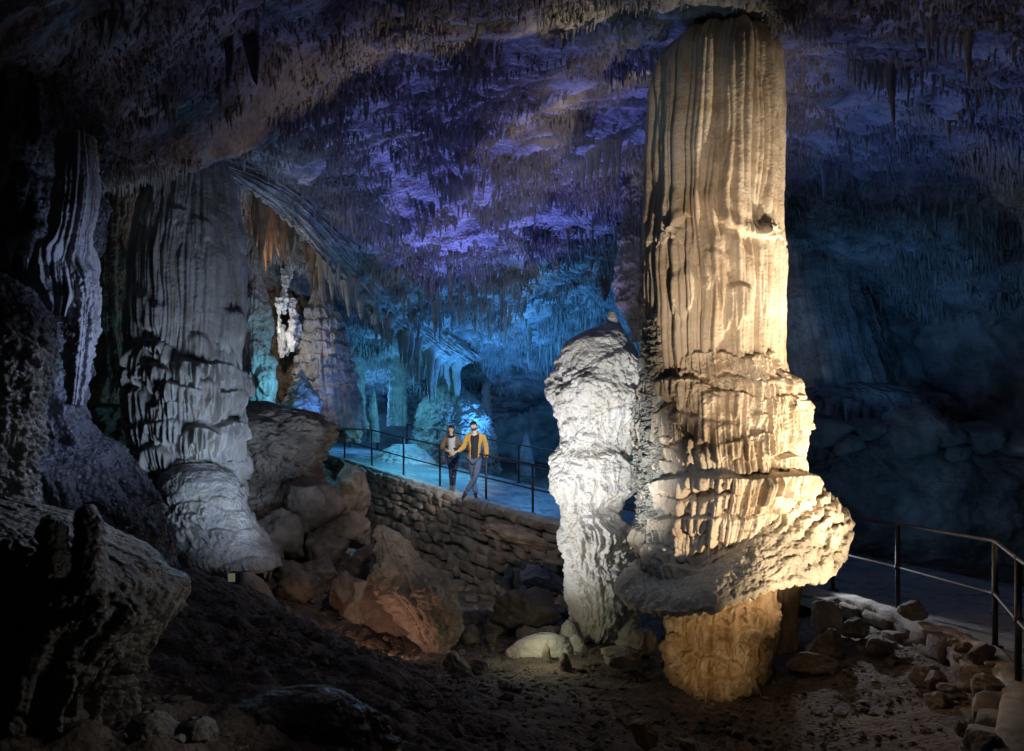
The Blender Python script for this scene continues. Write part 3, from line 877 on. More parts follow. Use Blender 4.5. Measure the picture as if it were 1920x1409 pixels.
    formation('flowstone_bank', [(560, 215, 320), (640, 205, 330), (720, 160, 320), (800, 150, 320), (880, 160, 330), (960, 160, 340)], 15.5,
              'dark brown rock bank in the recess behind the tiered grey column', 'flowstone', 'brown', 200, 240, rg=0.2, pp=.1, ppf=4, seed=9.5)
    # pyramid shaped layered stalagmite
    formation('layered_stalagmite', [(512, 598, 602), (520, 592, 609), (545, 584, 618), (568, 580, 624), (575, 572, 632), (600, 570, 640), (650, 560, 652), (700, 552, 664), (760, 546, 682), (805, 540, 694)], 19.8,
              'conical stalagmite of many stacked rippled layers under the hanging drapery', 'stalagmite', 'grey', 420, 320, rg=0.05, seed=1.5, fl=(6, .05, 16, .03, .1),
              lob=[(545, .18, .5, .08, 7), (580, .3, .3, .12, 7), (600, .3, .3, .12, 8), (622, .34, .3, .12, 8), (645, .34, .3, .12, 8), (670, .34, .3, .12, 8), (695, .36, .3, .11, 9), (725, .4, .3, .09, 9)],
              lobkw=dict(fl=8, seed=7.0, flute=.6))
    # blue lit pointed rock
    formation('pointed_rock', [(693, 563, 568), (705, 556, 573), (722, 550, 582), (750, 540, 598), (775, 532, 606), (800, 525, 615)], 17.6,
              'pale pointed rock glowing vivid blue in front of the layered conical stalagmite', 'rock', 'grey', 140, 160, rg=0.10, pp=0.08, ppf=4, seed=2.2, rf=2.5, fl=(4, .1, 9, .04, .3))
    # mound behind the visitors
    formation('flowstone_mound', [(722, 828, 856), (730, 815, 872), (745, 800, 892), (770, 786, 914), (810, 776, 926), (850, 768, 932), (900, 760, 938), (935, 755, 942)], 26.2,
              'big rounded blue lit flowstone dome rising right behind the two visitors', 'flowstone', 'grey', 360, 420, rg=0.10, pp=0.05, ppf=6, seed=3.4, fl=(4, .06, 12, .05, .12),
              lob=[(745, .5, .7, .14, 9), (775, .5, .7, .16, 9), (815, .5, .8, .14, 9), (850, .5, .8, .12, 9)], lobkw=dict(fl=6, seed=3.0, flute=.8))
    formation('flowstone_mound', [(833, 740, 780), (845, 720, 800), (860, 700, 815), (880, 690, 830), (910, 690, 840)], 24.9,
              'low pale flowstone mound glowing blue white behind the walkway railing left of the visitors', 'flowstone', 'white', 140, 200, rg=0.12, pp=0.08, ppf=4, seed=5.4, rf=1.8, fl=(2.5, .12, 6, .05, .3))
    # small stalagmites beyond the walkway
    for i, (x, t, b, w, d, lab) in enumerate([(986, 812, 875, 34, 26.2, 'slim pointed blue lit stalagmite right of the visitors beyond the railing'),
                                              (700, 728, 800, 20, 25.5, 'stubby dark stalagmite beyond the railing left of the blue dome'),
                                              (660, 752, 800, 18, 25.8, 'thin stalagmite at the foot of the layered cone beyond the railing')]):
        formation('stalagmite', [(t, x - 1, x + 1), (t + (b - t) * .12, x - w * .16, x + w * .16), (t + (b - t) * .5, x - w * .36, x + w * .36), (b, x - w * .5, x + w * .5), (b + 30, x - w * .6, x + w * .6)], d, lab, 'stalagmite', 'grey',
                  120, 70, rg=.03, pp=.03, ppf=8, seed=i + 2.1, fl=(12, .05, 24, .02, .2))
    # columns that join roof and floor at the back
    for i, (x, t, b, w, d, lab) in enumerate([(822, 520, 850, 16, 28.0, 'slender blue flowstone column behind the dome, left of two'), (912, 600, 860, 18, 28.4, 'slender blue flowstone column behind the dome, right of two'),
                                              (665, 610, 800, 40, 25.5, 'fluted dark column at the back below the drapery fringe'), (745, 650, 800, 36, 26.5, 'fluted blue column at the back between drapery fringe and dome')]):
        formation('flowstone_column', [(t, x - w * .55, x + w * .55), ((t + b) / 2, x - w * .4, x + w * .4), (b, x - w * .55, x + w * .55)], d, lab, 'column', 'grey', 180, 90, rg=.06, seed=i + 4.4,
                  fl=(6, .12, 14, .05, .08))
    # boulders of the left bank
    for (x, y, d, sz, sd, lab) in [(575, 950, 12.6, (.85, .7, .75), 301, 'largest craggy brown boulder directly below the flat rock ledge'), (525, 1005, 12.0, (.55, .5, .6), 302, 'craggy boulder against the skirt of the tiered grey column'),
                                   (612, 1030, 12.2, (.62, .5, .5), 303, 'craggy boulder between the flat ledge and the tilted block'), (655, 935, 14.2, (.6, .5, .8), 304, 'tall broken rock at the left end of the dry stone wall'),
                                   (545, 1085, 11.3, (.5, .45, .4), 305, 'broken boulder beside the smooth tan mud cone')]:
        boulder('boulder', P(x, y, d), sz, sd, 'rock', lab, cat='boulder', facets=30, amp=.12, tilt=.2, rotz=sd)
    formation('mud_slope', [(1072, 452, 472), (1085, 442, 488), (1110, 436, 505), (1140, 432, 520), (1175, 430, 535)], 10.3,
              'smooth tan mud cone below the skirt of the tiered grey column', 'mud cone', 'paverock', 140, 180, rg=.03, pp=.015, seed=4.1)


def build_foreground():
    # left pillar with curtains
    root = thing('flowstone_wall', (P(60, 0, 6.6)[0], 6.6, -1.0), 'dark bluish flowstone pillar with ribbed curtains filling the left edge from roof to floor', 'flowstone')
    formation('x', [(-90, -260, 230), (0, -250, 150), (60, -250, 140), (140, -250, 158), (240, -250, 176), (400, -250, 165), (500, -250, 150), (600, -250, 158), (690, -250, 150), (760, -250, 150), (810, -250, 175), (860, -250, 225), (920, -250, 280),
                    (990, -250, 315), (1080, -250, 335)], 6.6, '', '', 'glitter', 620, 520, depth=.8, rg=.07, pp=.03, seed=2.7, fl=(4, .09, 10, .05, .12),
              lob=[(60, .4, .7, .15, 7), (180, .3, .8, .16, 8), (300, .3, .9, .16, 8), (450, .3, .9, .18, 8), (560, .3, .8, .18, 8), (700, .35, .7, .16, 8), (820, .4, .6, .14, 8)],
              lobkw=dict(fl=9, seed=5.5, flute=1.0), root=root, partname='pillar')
    # ribbed curtain, bluish
    formation('x', [(255, 110, 186), (300, 104, 190), (380, 98, 188), (430, 92, 180), (500, 70, 168), (560, 80, 172), (600, 84, 150)], 6.0, '', '', 'grey', 360, 260, rg=.03, pp=.012, seed=5.2,
              fl=(17, .07, 34, .02, .03), lob=[(470, .12, .8, .08, 7)], lobkw=dict(fl=22, seed=2.0, flute=1.0), root=root, partname='curtain')
    formation('x', [(520, 120, 178), (560, 118, 190), (610, 122, 186), (650, 128, 172), (700, 130, 160), (760, 120, 158)], 6.0, '', '', 'grey', 200, 160, rg=.05, pp=.03, seed=6.2, fl=(14, .06, 28, .03, .1), root=root, partname='curtain')
    # near crystal bulge
    formation('crystal_bulge', [(505, -140, -20), (520, -160, 20), (545, -170, 52), (590, -180, 76), (650, -180, 92), (710, -180, 84), (780, -180, 68), (860, -180, 60), (940, -180, 58), (1010, -180, 40)], 4.9,
              'nearest glittering crystal crusted rock bulge at the left edge', 'flowstone', 'glitter', 400, 420, depth=.8, rg=.04, pp=.05, ppf=11, seed=3.3, fl=(7, .06, 16, .03, .15))
    # mushroom shaped boulder at the bottom left
    root = thing('flowstone_boulder', (P(60, 0, 4.3)[0], 4.3, -1.7), 'dark wet mushroom shaped flowstone boulder with dripping rim in the bottom left corner', 'boulder')
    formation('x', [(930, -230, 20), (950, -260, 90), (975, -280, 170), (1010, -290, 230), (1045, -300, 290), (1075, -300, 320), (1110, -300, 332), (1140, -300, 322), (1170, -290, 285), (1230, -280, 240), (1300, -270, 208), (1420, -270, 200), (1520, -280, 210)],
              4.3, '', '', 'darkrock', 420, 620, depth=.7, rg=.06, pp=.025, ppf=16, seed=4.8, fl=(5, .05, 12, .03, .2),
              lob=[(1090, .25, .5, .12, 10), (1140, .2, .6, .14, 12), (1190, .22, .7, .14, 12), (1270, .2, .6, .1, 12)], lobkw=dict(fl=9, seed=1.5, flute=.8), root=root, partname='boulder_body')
    for i, (x, t, b, w, d) in enumerate([(166, 946, 1070, 62, 3.95), (98, 965, 1040, 56, 3.85)]):
        formation('x', [(t, x - w * .12, x + w * .12), (t + 8, x - w * .3, x + w * .3), (t + 26, x - w * .42, x + w * .42), (t + 60, x - w * .44, x + w * .44), (b, x - w * .6, x + w * .6), (b + 40, x - w * .7, x + w * .7)], d, '', '', 'darkrock', 110, 90, rg=.025,
                  pp=.015, ppf=18, seed=i + 1.4, root=root, partname='knob')
    # glittering mound at the bottom
    formation('crystal_mound', [(1285, 560, 600), (1300, 500, 650), (1325, 430, 690), (1360, 380, 715), (1420, 330, 740), (1480, 300, 760)], 4.9,
              'low wet glittering crystal mound at the bottom edge of the dark slope', 'flowstone', 'glitter', 160, 400, depth=.55, rg=.09, pp=.05, ppf=10, seed=7.3, rf=4)
    for i, (x, t, b, w, d, lab) in enumerate([(280, 1335, 1440, 90, 4.2, 'rounded wet black knob at the foot of the mushroom boulder, leftmost of two'), (370, 1345, 1440, 76, 4.3, 'rounded wet black knob beside the glittering crystal mound')]):
        formation('wet_rock', [(t, x - 8, x + 8), (t + 10, x - w * .35, x + w * .35), (t + 30, x - w * .48, x + w * .48), (b, x - w * .55, x + w * .55), (b + 40, x - w * .55, x + w * .55)], d, lab, 'rock', 'darkrock', 90, 110, rg=.03, pp=.02, seed=i + 8.2)


def build_drapery():
    """the long curved slab of flowstone sweeping down from the roof above the alcove, with its fringe"""
    up = np.array([P(405, 275, 12.6), P(470, 290, 13.6), P(550, 322, 15.0), P(630, 385, 16.8), P(700, 455, 18.8), P(765, 540, 21.2), P(840, 620, 24.0), P(900, 660, 26.0)])
    lo = np.array([P(428, 330, 12.9), P(490, 372, 14.2), P(560, 432, 16.0), P(625, 510, 18.0), P(690, 585, 20.0), P(745, 628, 21.8), P(800, 660, 23.6), P(850, 690, 25.6)])
    n, m = 420, 130
    tt = np.linspace(0, 1, n)
    k = np.linspace(0, 1, len(up))
    U = np.stack([np.interp(tt, k, up[:, i]) for i in range(3)], -1); L = np.stack([np.interp(tt, k, lo[:, i]) for i in range(3)], -1)
    for A in (U, L):
        for _ in range(220):
            A[1:-1] = (A[:-2] + A[1:-1] + A[2:]) / 3
    v = np.linspace(0, 1, m)[None, :, None]
    S = U[:, None] * (1 - v) + L[:, None] * v
    s = np.broadcast_to(tt[:, None], (n, m)); vv = np.broadcast_to(v[..., 0], (n, m))
    nr = np.array([0.45, -0.75, -0.45]); nr /= np.linalg.norm(nr)
    h = 0.30 * np.sin(vv * math.pi) ** 0.7 + 0.20 * (np.abs(noise(s * 7, (vv + .12 * fbm(s * 4, vv * 3, 0 * s + 9, 3)) * 8, 0 * s)) - 0.3) + 0.08 * np.abs(noise(s * 16, (vv + .1 * noise(s * 9, vv * 2, 0 * s)) * 19, 0 * s + 4)) + 0.13 * fbm(S[..., 0] * 1.6, S[..., 1] * 1.6, S[..., 2] * 1.6, 5, .6)
    fr = S + nr * h[..., None]
    rag = 0.30 * np.abs(noise(tt * 30, 0 * tt, 0 * tt + 6)) + 0.16 * np.abs(noise(tt * 80, 0 * tt, 0 * tt + 2))
    fr[..., 2] -= (rag * (0.3 + 0.7 * tt))[:, None] * ss(0.75, 1.0, vv)
    bk = S + nr * (-0.35) + np.array([0, 0.25, 0.15])
    V = np.concatenate([fr, bk[:, ::-1]], 1)
    root = thing('rock_drapery', L[n // 2], 'long arched drapery of streaked flowstone sweeping down from the roof above the alcove', 'drapery')
    obj('drapery_slab', V, M['grey'], root, quads=grid_quads(n, 2 * m, True))
    r = np.random.RandomState(4)
    grp = 'stalactites fringing the drapery'
    for i in range(46):
        t = r.uniform(0.38, 1.0)
        b = np.array([np.interp(t, tt, L[:, q]) for q in range(3)])
        b = b + np.array([r.uniform(-.15, .3), r.uniform(-.3, .5), 0.12])
        Ln = r.uniform(.35, .9) * (0.5 + 0.9 * t) * (1.7 if r.rand() < .2 else 1)
        o = stalactite_mesh('stalactite', Ln, r.uniform(.05, .11) * (0.6 + .6 * t) * (1 + .5 * Ln), i * 1.7, M['grey'], b, flat=r.uniform(.5, 1))
        tag(o, 'pale stalactite in the fringe hanging from the lower edge of the arched drapery', 'stalactite', grp)
    # tangled rusty drips inside the alcove
    grp2 = 'rusty stalactites in the alcove'
    for i in range(34):
        x = r.uniform(455, 610); d = r.uniform(15.2, 20.5)
        y = 330 + (x - 455) * 0.75 + r.uniform(-20, 45)
        b = P(x, y, d)
        Ln = r.uniform(.4, 1.5)
        o = stalactite_mesh('stalactite', Ln, r.uniform(.05, .13), 50 + i * 1.3, M['brown'], b, flat=r.uniform(.5, 1), bend=r.uniform(-.05, .1))
        tag(o, 'rusty brown stalactite in the tangle beneath the drapery inside the alcove', 'stalactite', grp2)


def build_stalactites():
    # right cluster and singles
    stalactite(1668, 118, 240, 17, 'longest pale pointed stalactite hanging alone on the right of the cream column', bend=.06)
    stalactite(1815, 62, 160, 20, 'thick dark stalactite near the top right corner of the roof')
    stalactite(1505, 108, 166, 9, 'small dark stalactite just right of the top of the cream column')
    g = 'stalactites in the cluster on the right roof'
    for i, (x, t, b, w) in enumerate([(1590, 112, 150, 9), (1602, 114, 162, 11), (1612, 113, 172, 10), (1628, 112, 160, 14), (1640, 116, 175, 14), (1652, 115, 172, 10), (1676, 120, 195, 10), (1690, 124, 170, 7), (1702, 128, 203, 8), (1716, 130, 165, 7),
                                      (1742, 70, 108, 8), (1757, 72, 130, 8), (1772, 68, 120, 9), (1786, 66, 104, 8), (1800, 66, 112, 10), (1728, 140, 176, 8), (1750, 142, 190, 8), (1768, 140, 172, 8)]):
        stalactite(x, t, b, w, 'short slim stalactite in the blue lit cluster on the roof right of the cream column', g)
    g = 'stalactites on the lower right roof'
    for i, (x, t, b, w) in enumerate([(1546, 308, 378, 14), (1570, 312, 362, 11), (1586, 318, 350, 9), (1700, 395, 430, 9), (1725, 372, 415, 9), (1755, 380, 440, 10), (1784, 372, 420, 9), (1815, 385, 432, 12), (1842, 390, 425, 8), (1870, 396, 430, 8)]):
        stalactite(x, t, b, w, 'dim stalactite on the lower right roof in dark blue shade', g)
    # left hanging blades
    stalactite(470, 60, 160, 36, 'black blade shaped stalactite hanging near the top left of the roof', mat='darkrock', flat=.4, bend=.12)
    stalactite(428, 70, 168, 20, 'narrow dark stalactite left of the black blade on the roof', mat='darkrock', flat=.5)
    for i, (x, t, b, w, lab) in enumerate([(313, 280, 312, 8, 'tiny stalactite at the roof lip, longest of the row above the tiered grey column'), (305, 280, 300, 6, 'tiny stalactite at the roof lip, leftmost of the row above the tiered grey column'), (321, 279, 303, 6, 'tiny stalactite at the roof lip, rightmost of the row above the tiered grey column')]):
        stalactite(x, t, b, w, lab, d=9.8)
    # lit hanging curtain beside the shaft and the dark pillar behind
    g = 'lavender stalactites left of the cream column'
    for i, (x, t, b, w) in enumerate([(1060, 318, 345, 12), (1078, 310, 350, 14), (1092, 300, 358, 16), (1106, 290, 356, 18), (1120, 280, 340, 16), (1136, 275, 366, 14), (1148, 270, 370, 12), (1160, 262, 352, 12)]):
        stalactite(x, t, b, w, 'bright lavender stalactite in the hanging curtain left of the cream column', g)
    formation('hanging_pillar', [(150, 1150, 1235), (200, 1160, 1230), (280, 1165, 1225), (400, 1168, 1222), (520, 1150, 1225), (560, 1150, 1215), (600, 1172, 1212), (640, 1185, 1205)], 15.5,
              'dark blue hanging rock pillar in shadow directly left of the cream column', 'stalactite', 'wall', 320, 240, rg=.1, seed=6.1, fl=(6, .1, 14, .05, .06))
    formation('hanging_pillar', [(440, 1085, 1160), (490, 1095, 1150), (520, 1110, 1145), (550, 1122, 1140), (565, 1130, 1135)], 21,
              'ribbed hanging cone in deep blue light above the tip of the white stalagmite', 'stalactite', 'wall', 160, 160, rg=.1, seed=6.4, fl=(5, .12, 14, .06, .06))
    g = 'medium stalactites of the middle roof'
    r = np.random.RandomState(29)
    for c in range(15):
        cx_, cy_ = r.uniform(-5.5, 4.5), r.uniform(10.5, 21)
        for q in range(r.randint(3, 8)):
            x, y = cx_ + r.normal(0, .35), cy_ + r.normal(0, .35)
            b = np.array([x, y, float(ceil_z(x, y)) + .06])
            L = float(np.exp(r.normal(-1.15, .45)))
            o = stalactite_mesh('stalactite', L, .03 + .09 * L, 300 + c * 9 + q * 1.3, M['straw'], b, flat=r.uniform(.7, 1))
            tag(o, 'medium stalactite in one of the clumps scattered over the violet middle roof', 'stalactite', g)
    # blue wall stalactites above the dome
    g = 'blue stalactites over the back wall'
    r = np.random.RandomState(17)
    for i in range(115):
        x = r.uniform(700, 1120)
        y = 600 + 40 * math.sin(x * .013) + r.uniform(-60, 40)
        b = on_ceiling(x, y)
        L = r.uniform(.25, .8) * (1.7 if r.rand() < .3 else 1)
        b[2] += .1
        o = stalactite_mesh('stalactite', L, r.uniform(.04, .10), 90 + i * 1.1, M['straw'], b, flat=r.uniform(.6, 1))
        tag(o, 'blue lit stalactite hanging where the roof curves down to the back wall', 'stalactite', g)


def build_right_wall():
    formation('flowstone_curtain', [(330, 1380, 1760), (400, 1430, 1680), (470, 1455, 1620), (540, 1466, 1622), (620, 1475, 1645), (690, 1482, 1668), (760, 1490, 1690)], 18.8,
              'dark ribbed flowstone curtain on the blue wall right of the cream column', 'flowstone', 'wall', 340, 360, depth=.6, rg=.12, seed=2.9, fl=(4.5, .16, 10, .07, .06), rf=1.5)
    formation('flowstone_ledge', [(722, 1560, 1640), (732, 1520, 1720), (748, 1495, 1780), (770, 1485, 1800), (790, 1490, 1790), (815, 1500, 1770), (860, 1500, 1780)], 18.2,
              'sloping flowstone ledge with dripping lip low on the right wall', 'flowstone', 'wall', 300, 460, depth=.5, rg=.35, pp=.15, ppf=3, seed=3.9, rf=1.3,
              lob=[(700, .55, .9, .34, 12), (735, .5, .9, .4, 14), (775, .5, .6, .3, 12)], lobkw=dict(fl=6, seed=2.0, flute=1.0, drip=.6))
    formation('rock_bank', [(815, 1560, 1740), (828, 1510, 1830), (845, 1480, 1920), (870, 1470, 1990), (920, 1460, 2050), (990, 1450, 2100), (1060, 1440, 2120)], 16.4,
              'black rock bank in deep shade beyond the right hand railing', 'rock', 'wall', 200, 420, depth=.4, rg=.35, pp=.2, ppf=2.4, seed=4.9, rf=1.2)
    r = np.random.RandomState(61)
    for i in range(14):
        w = r.uniform(.4, .95)
        boulder('rock', P(1490 + i * 31 + r.uniform(-12, 12), r.uniform(800, 850), r.uniform(15.2, 16.6)), (w, w * .8, w * r.uniform(.5, .9)), 400 + i, 'wall',
                'dark rock on the shaded bank beyond the right hand railing', group='rocks on the shaded right bank', rotz=r.uniform(0, 6), fine=False)
    for i in range(16):
        b = P(1500 + i * 18 + r.uniform(-6, 6), 748 + i * 2.0 + r.uniform(-6, 8), 17.2 - .2 * math.sin(i * .4))
        o = stalactite_mesh('stalactite', r.uniform(.3, .8), r.uniform(.07, .14), 700 + i * 1.9, M['wall'], b, flat=.7)
        tag(o, 'dark blue stalactite on the dripping lip of the ledge low on the right wall', 'stalactite', 'stalactites on the right wall ledge')
    formation('flowstone_pillar', [(430, 1462, 1500), (520, 1458, 1505), (620, 1455, 1512), (720, 1452, 1520), (820, 1450, 1530)], 19.8,
              'teal lit rough pillar peeking out just right of the cream column', 'flowstone', 'wall', 260, 200, rg=.12, pp=.06, ppf=5, seed=5.9)


# ------------------------------------------------------------------ masonry
def stone_pile(segs, depth_fn, hmin, hmax, wmin, wmax, seed, thick=0.22, jitter=.02, mat='stones', nrm=-1):
    """rough stones laid in courses under a top line; one mesh"""
    r = np.random.RandomState(seed)
    pts = np.asarray(segs, float)                       # x, y, z of the top line, nx, ny outward
    s = np.concatenate([[0], np.cumsum(np.linalg.norm(np.diff(pts[:, :2], axis=0), axis=1))])
    nu, nv = 20, 11
    uu = np.linspace(-math.pi, math.pi, nu, endpoint=False); vv = np.linspace(-math.pi / 2, math.pi / 2, nv)
    sgn = lambda a, e: np.sign(a) * np.abs(a) ** e
    e = 0.33
    sx = sgn(np.cos(vv), e)[:, None] * sgn(np.cos(uu), e)[None]
    sy = sgn(np.cos(vv), e)[:, None] * sgn(np.sin(uu), e)[None]
    sz = sgn(np.sin(vv), e)[:, None] * np.ones(nu)[None]
    S0 = np.stack([sx, sy, sz], -1).reshape(-1, 3)
    Q0 = grid_quads(nv, nu, True)
    allV, allQ, off = [], [], 0
    v = 0.0
    vmax = max(depth_fn(t) for t in np.linspace(0, s[-1], 30))
    while v < vmax:
        h = r.uniform(hmin, hmax)
        t = -r.uniform(0, wmax)
        while t < s[-1]:
            w = r.uniform(wmin, wmax) * (0.7 + h / hmax * .6)
            tc = t + w / 2
            t += w
            if not (0 <= tc <= s[-1]) or v > depth_fn(tc):
                continue
            c = np.array([np.interp(tc, s, pts[:, i]) for i in range(5)])
            tan = np.array([np.interp(min(tc + .1, s[-1]), s, pts[:, i]) - np.interp(max(tc - .1, 0), s, pts[:, i]) for i in range(3)])
            tan /= np.linalg.norm(tan)
            nn = np.array([c[3], c[4], 0]); nn /= np.linalg.norm(nn)
            up = np.cross(tan, nn); up = up if up[2] > 0 else -up
            hh = h * r.uniform(.8, 1.15)
            if r.rand() < .12:
                hh *= 1.7
            size = np.array([w * .5 * .94, thick * r.uniform(.7, 1.2), hh * .5 * .92])
            U = S0 * (1 + .13 * noise(S0[:, 0] * 1.4 + seed + off, S0[:, 1] * 1.4, S0[:, 2] * 1.4 + off * .3) + .12 * noise(S0[:, 0] * 3 + off, S0[:, 1] * 3, S0[:, 2] * 3))[:, None]
            a = r.normal(0, .13)
            U = U * size
            U = np.stack([U[:, 0] * math.cos(a) - U[:, 2] * math.sin(a), U[:, 1], U[:, 0] * math.sin(a) + U[:, 2] * math.cos(a)], -1)
            ctr = c[:3] - np.array([0, 0, 1]) * (v + h / 2 + .02 + (.10 * noise(tc * 1.3, v * 2.0, seed) + r.normal(0, .02)) * min(1, v * 4)) + nn * (r.normal(0, jitter) - thick * .55 + .10 * v * .6)
            W = ctr + U[:, :1] * tan + U[:, 1:2] * nn + U[:, 2:3] * np.array([0, 0, 1])
            allV.append(W); allQ.append(Q0 + off); off += len(W)
        v += h * .97
    return np.vstack(allV), np.vstack(allQ)


def build_path():
    # deck
    n = len(EDGE)
    tr = np.linspace(0, 1, 16)
    V = np.zeros((n, 16, 3))
    for i in range(n):
        V[i, :, :2] = EDGE[i, :2] + SIDE[i] * (tr * PW)[:, None]
        V[i, :, 2] = EDGE[i, 2]
    top = V.copy(); top[..., 2] += 0.006 * noise(V[..., 0] * 2, V[..., 1] * 2, 0 * V[..., 0])
    side = V[:, :1].copy(); side[..., 2] -= 0.3
    farside = V[:, -1:].copy(); farside[..., 2] -= 0.3
    W = np.concatenate([side, top, farside], 1)
    o = obj('path', W, M['deck'], quads=grid_quads(n, 18)[:, ::-1])
    tag(o, kind='structure')
    # concrete kerb strip along the pit side of the walkway
    i0, i1 = 40, 268
    rows = []
    prof = [(-0.12, -0.10), (-0.11, 0.01), (-0.08, 0.035), (-.02, .042), (0.07, 0.04), (0.10, 0.025), (0.11, -0.02)]
    for i in range(i0, i1):
        rows.append([[EDGE[i, 0] + SIDE[i, 0] * a, EDGE[i, 1] + SIDE[i, 1] * a, EDGE[i, 2] + b] for a, b in prof])
    W = np.array(rows)
    W[..., :2] += (.035 * noise(W[..., 0] * 4, W[..., 1] * 4, 0 * W[..., 0] + 3))[..., None]
    W[..., 2] += 0.03 * noise(W[..., 0] * 5, W[..., 1] * 5, 0 * W[..., 0])
    o = obj('kerb', W, M['kerb'], quads=grid_quads(len(rows), len(prof))[:, ::-1])
    tag(o, kind='structure')
    # dry stone retaining wall under the left part
    seg = [(EDGE[i, 0] - SIDE[i, 0] * .12, EDGE[i, 1] - SIDE[i, 1] * .12, EDGE[i, 2] - .02, -SIDE[i, 0], -SIDE[i, 1]) for i in range(44, 186, 2)]
    s_tot = sum(math.hypot(seg[k + 1][0] - seg[k][0], seg[k + 1][1] - seg[k][1]) for k in range(len(seg) - 1))
    V, Q = stone_pile(seg, lambda t: 2.4, .10, .27, .12, .55, 3, jitter=.045)
    # earth core behind the stones
    core = []
    for x, y, z, nx, ny in seg:
        core.append([[x - nx * .12, y - ny * .12, z - .03], [x - nx * .10 + nx * .06, y - ny * .10 + ny * .06, z - 2.6]])
    core = np.array(core)
    root = thing('dry_stone_wall', (seg[30][0], seg[30][1], seg[30][2] - 2), 'brown dry stone retaining wall holding up the blue lit walkway', 'wall')
    obj('stonework', V, M['stones'], root, quads=Q)
    obj('earth_core', core, M['rock'], root, quads=grid_quads(len(seg), 2))
    # low rubble wall under the right part
    seg = [(EDGE[i, 0] - SIDE[i, 0] * .16, EDGE[i, 1] - SIDE[i, 1] * .16, EDGE[i, 2] - .02, -SIDE[i, 0], -SIDE[i, 1]) for i in range(190, 268, 2)]
    V, Q = stone_pile(seg, lambda t: .62, .09, .20, .12, .40, 8, thick=.2, jitter=.05)
    root = thing('rubble_wall', (seg[10][0], seg[10][1], seg[10][2] - .6), 'low rubble stone edging below the right hand railing at the pit rim', 'wall')
    obj('stonework', V, M['rock'], root, quads=Q)


def tube(pts, r, n=10, cap=True):
    pts = np.asarray(pts, float)
    t = np.gradient(pts, axis=0)
    t /= np.linalg.norm(t, axis=1)[:, None]
    ref = np.where(np.abs(t[:, 2:3]) > .9, np.array([[1., 0, 0]]), np.array([[0, 0, 1.]]))
    a = np.cross(t, ref); a /= np.linalg.norm(a, axis=1)[:, None]
    b = np.cross(t, a)
    ang = np.linspace(0, 2 * math.pi, n, endpoint=False)
    rr = np.broadcast_to(np.asarray(r, float), (len(pts),))
    V = pts[:, None] + rr[:, None, None] * (np.cos(ang)[None, :, None] * a[:, None] + np.sin(ang)[None, :, None] * b[:, None])
    Q = grid_quads(len(pts), n, True)
    V = V.reshape(-1, 3)
    k = len(V)
    V = np.vstack([V, pts[0], pts[-1]])
    j = np.arange(n); j2 = (j + 1) % n
    T = np.vstack([np.stack([np.full(n, k), j2, j], -1), np.stack([np.full(n, k + 1), (len(pts) - 1) * n + j, (len(pts) - 1) * n + j2], -1)])
    return V, Q, T


def join(parts):
    Vs, Qs, Ts, o = [], [], [], 0
    for V, Q, T in parts:
        Vs.append(V)
        if len(Q):
            Qs.append(np.asarray(Q) + o)
        if len(T):
            Ts.append(np.asarray(T) + o)
        o += len(V)
    return np.vstack(Vs), (np.vstack(Qs) if Qs else None), (np.vstack(Ts) if Ts else None)


def railing(posts, label, h=1.08, rpost=.028, rrail=.022, extra=None):
    posts = np.asarray(posts, float)
    c = posts[len(posts) // 2]
    root = thing('railing', c, label, 'railing')
    for p in posts:
        V, Q, T = join([tube([p + [0, 0, -.05], p + [0, 0, h * .5], p + [0, 0, h + .015]], rpost), tube([p + [0, 0, -.02], p + [0, 0, .012]], .075, 12),
                        tube([p + [0, 0, h * .5 - .03], p + [0, 0, h * .5 + .03]], rpost + .012)])
        obj('post', V, M['steel'], root, quads=Q, tris=T)
    line = posts if extra is None else np.vstack([posts, extra])
    s = np.concatenate([[0], np.cumsum(np.linalg.norm(np.diff(line, axis=0), axis=1))])
    t = np.linspace(0, s[-1], max(12, int(s[-1] / .15)))
    ln = np.stack([np.interp(t, s, line[:, i]) for i in range(3)], -1)
    V, Q, T = tube(ln + [0, 0, h], rrail)
    obj('handrail', V, M['rail'], root, quads=Q, tris=T)
    V, Q, T = tube(ln + [0, 0, h * .5], rrail * .85)
    obj('midrail', V, M['rail'], root, quads=Q, tris=T)


def build_railings():
    def at(x, y, off):
        i, e, sd = edge_at(x, y)
        return [e[0] + sd[0] * off, e[1] + sd[1] * off, e[2] + .02]
    near = [at(x, y, .10) for x, y in [(-7.9, 26.8), (-6.6, 25.2), (-5.42, 23.8), (-4.27, 22.3), (-3.1, 20.9), (-1.98, 19.45), (-.78, 17.75), (.36, 16.4), (1.6, 15.0), (2.75, 13.5)]]
    railing(near, 'dark steel railing on the pit side of the walkway in front of the two visitors')
    far = [at(x, y, PW - .12) for x, y in [(-8.6, 27.6), (-7.3, 26.1), (-6.0, 24.5), (-4.8, 22.95), (-3.5, 21.4), (-2.2, 19.7), (-.95, 18.1), (.4, 16.5), (1.7, 14.9), (2.6, 13.7)]]
    railing(far, 'dark steel railing on the far side of the walkway behind the two visitors')
    right = [at(3.7, 12.1, .12), at(4.45, 10.5, .12), [4.87, 9.43, -1.96], [4.93, 7.62, -1.96], [4.38, 6.46, -1.98]]
    railing(right, 'black steel railing on the right rim of the pit beyond the cream column', extra=np.array([[4.05, 5.75, -1.98], [3.6, 5.0, -1.98]]))


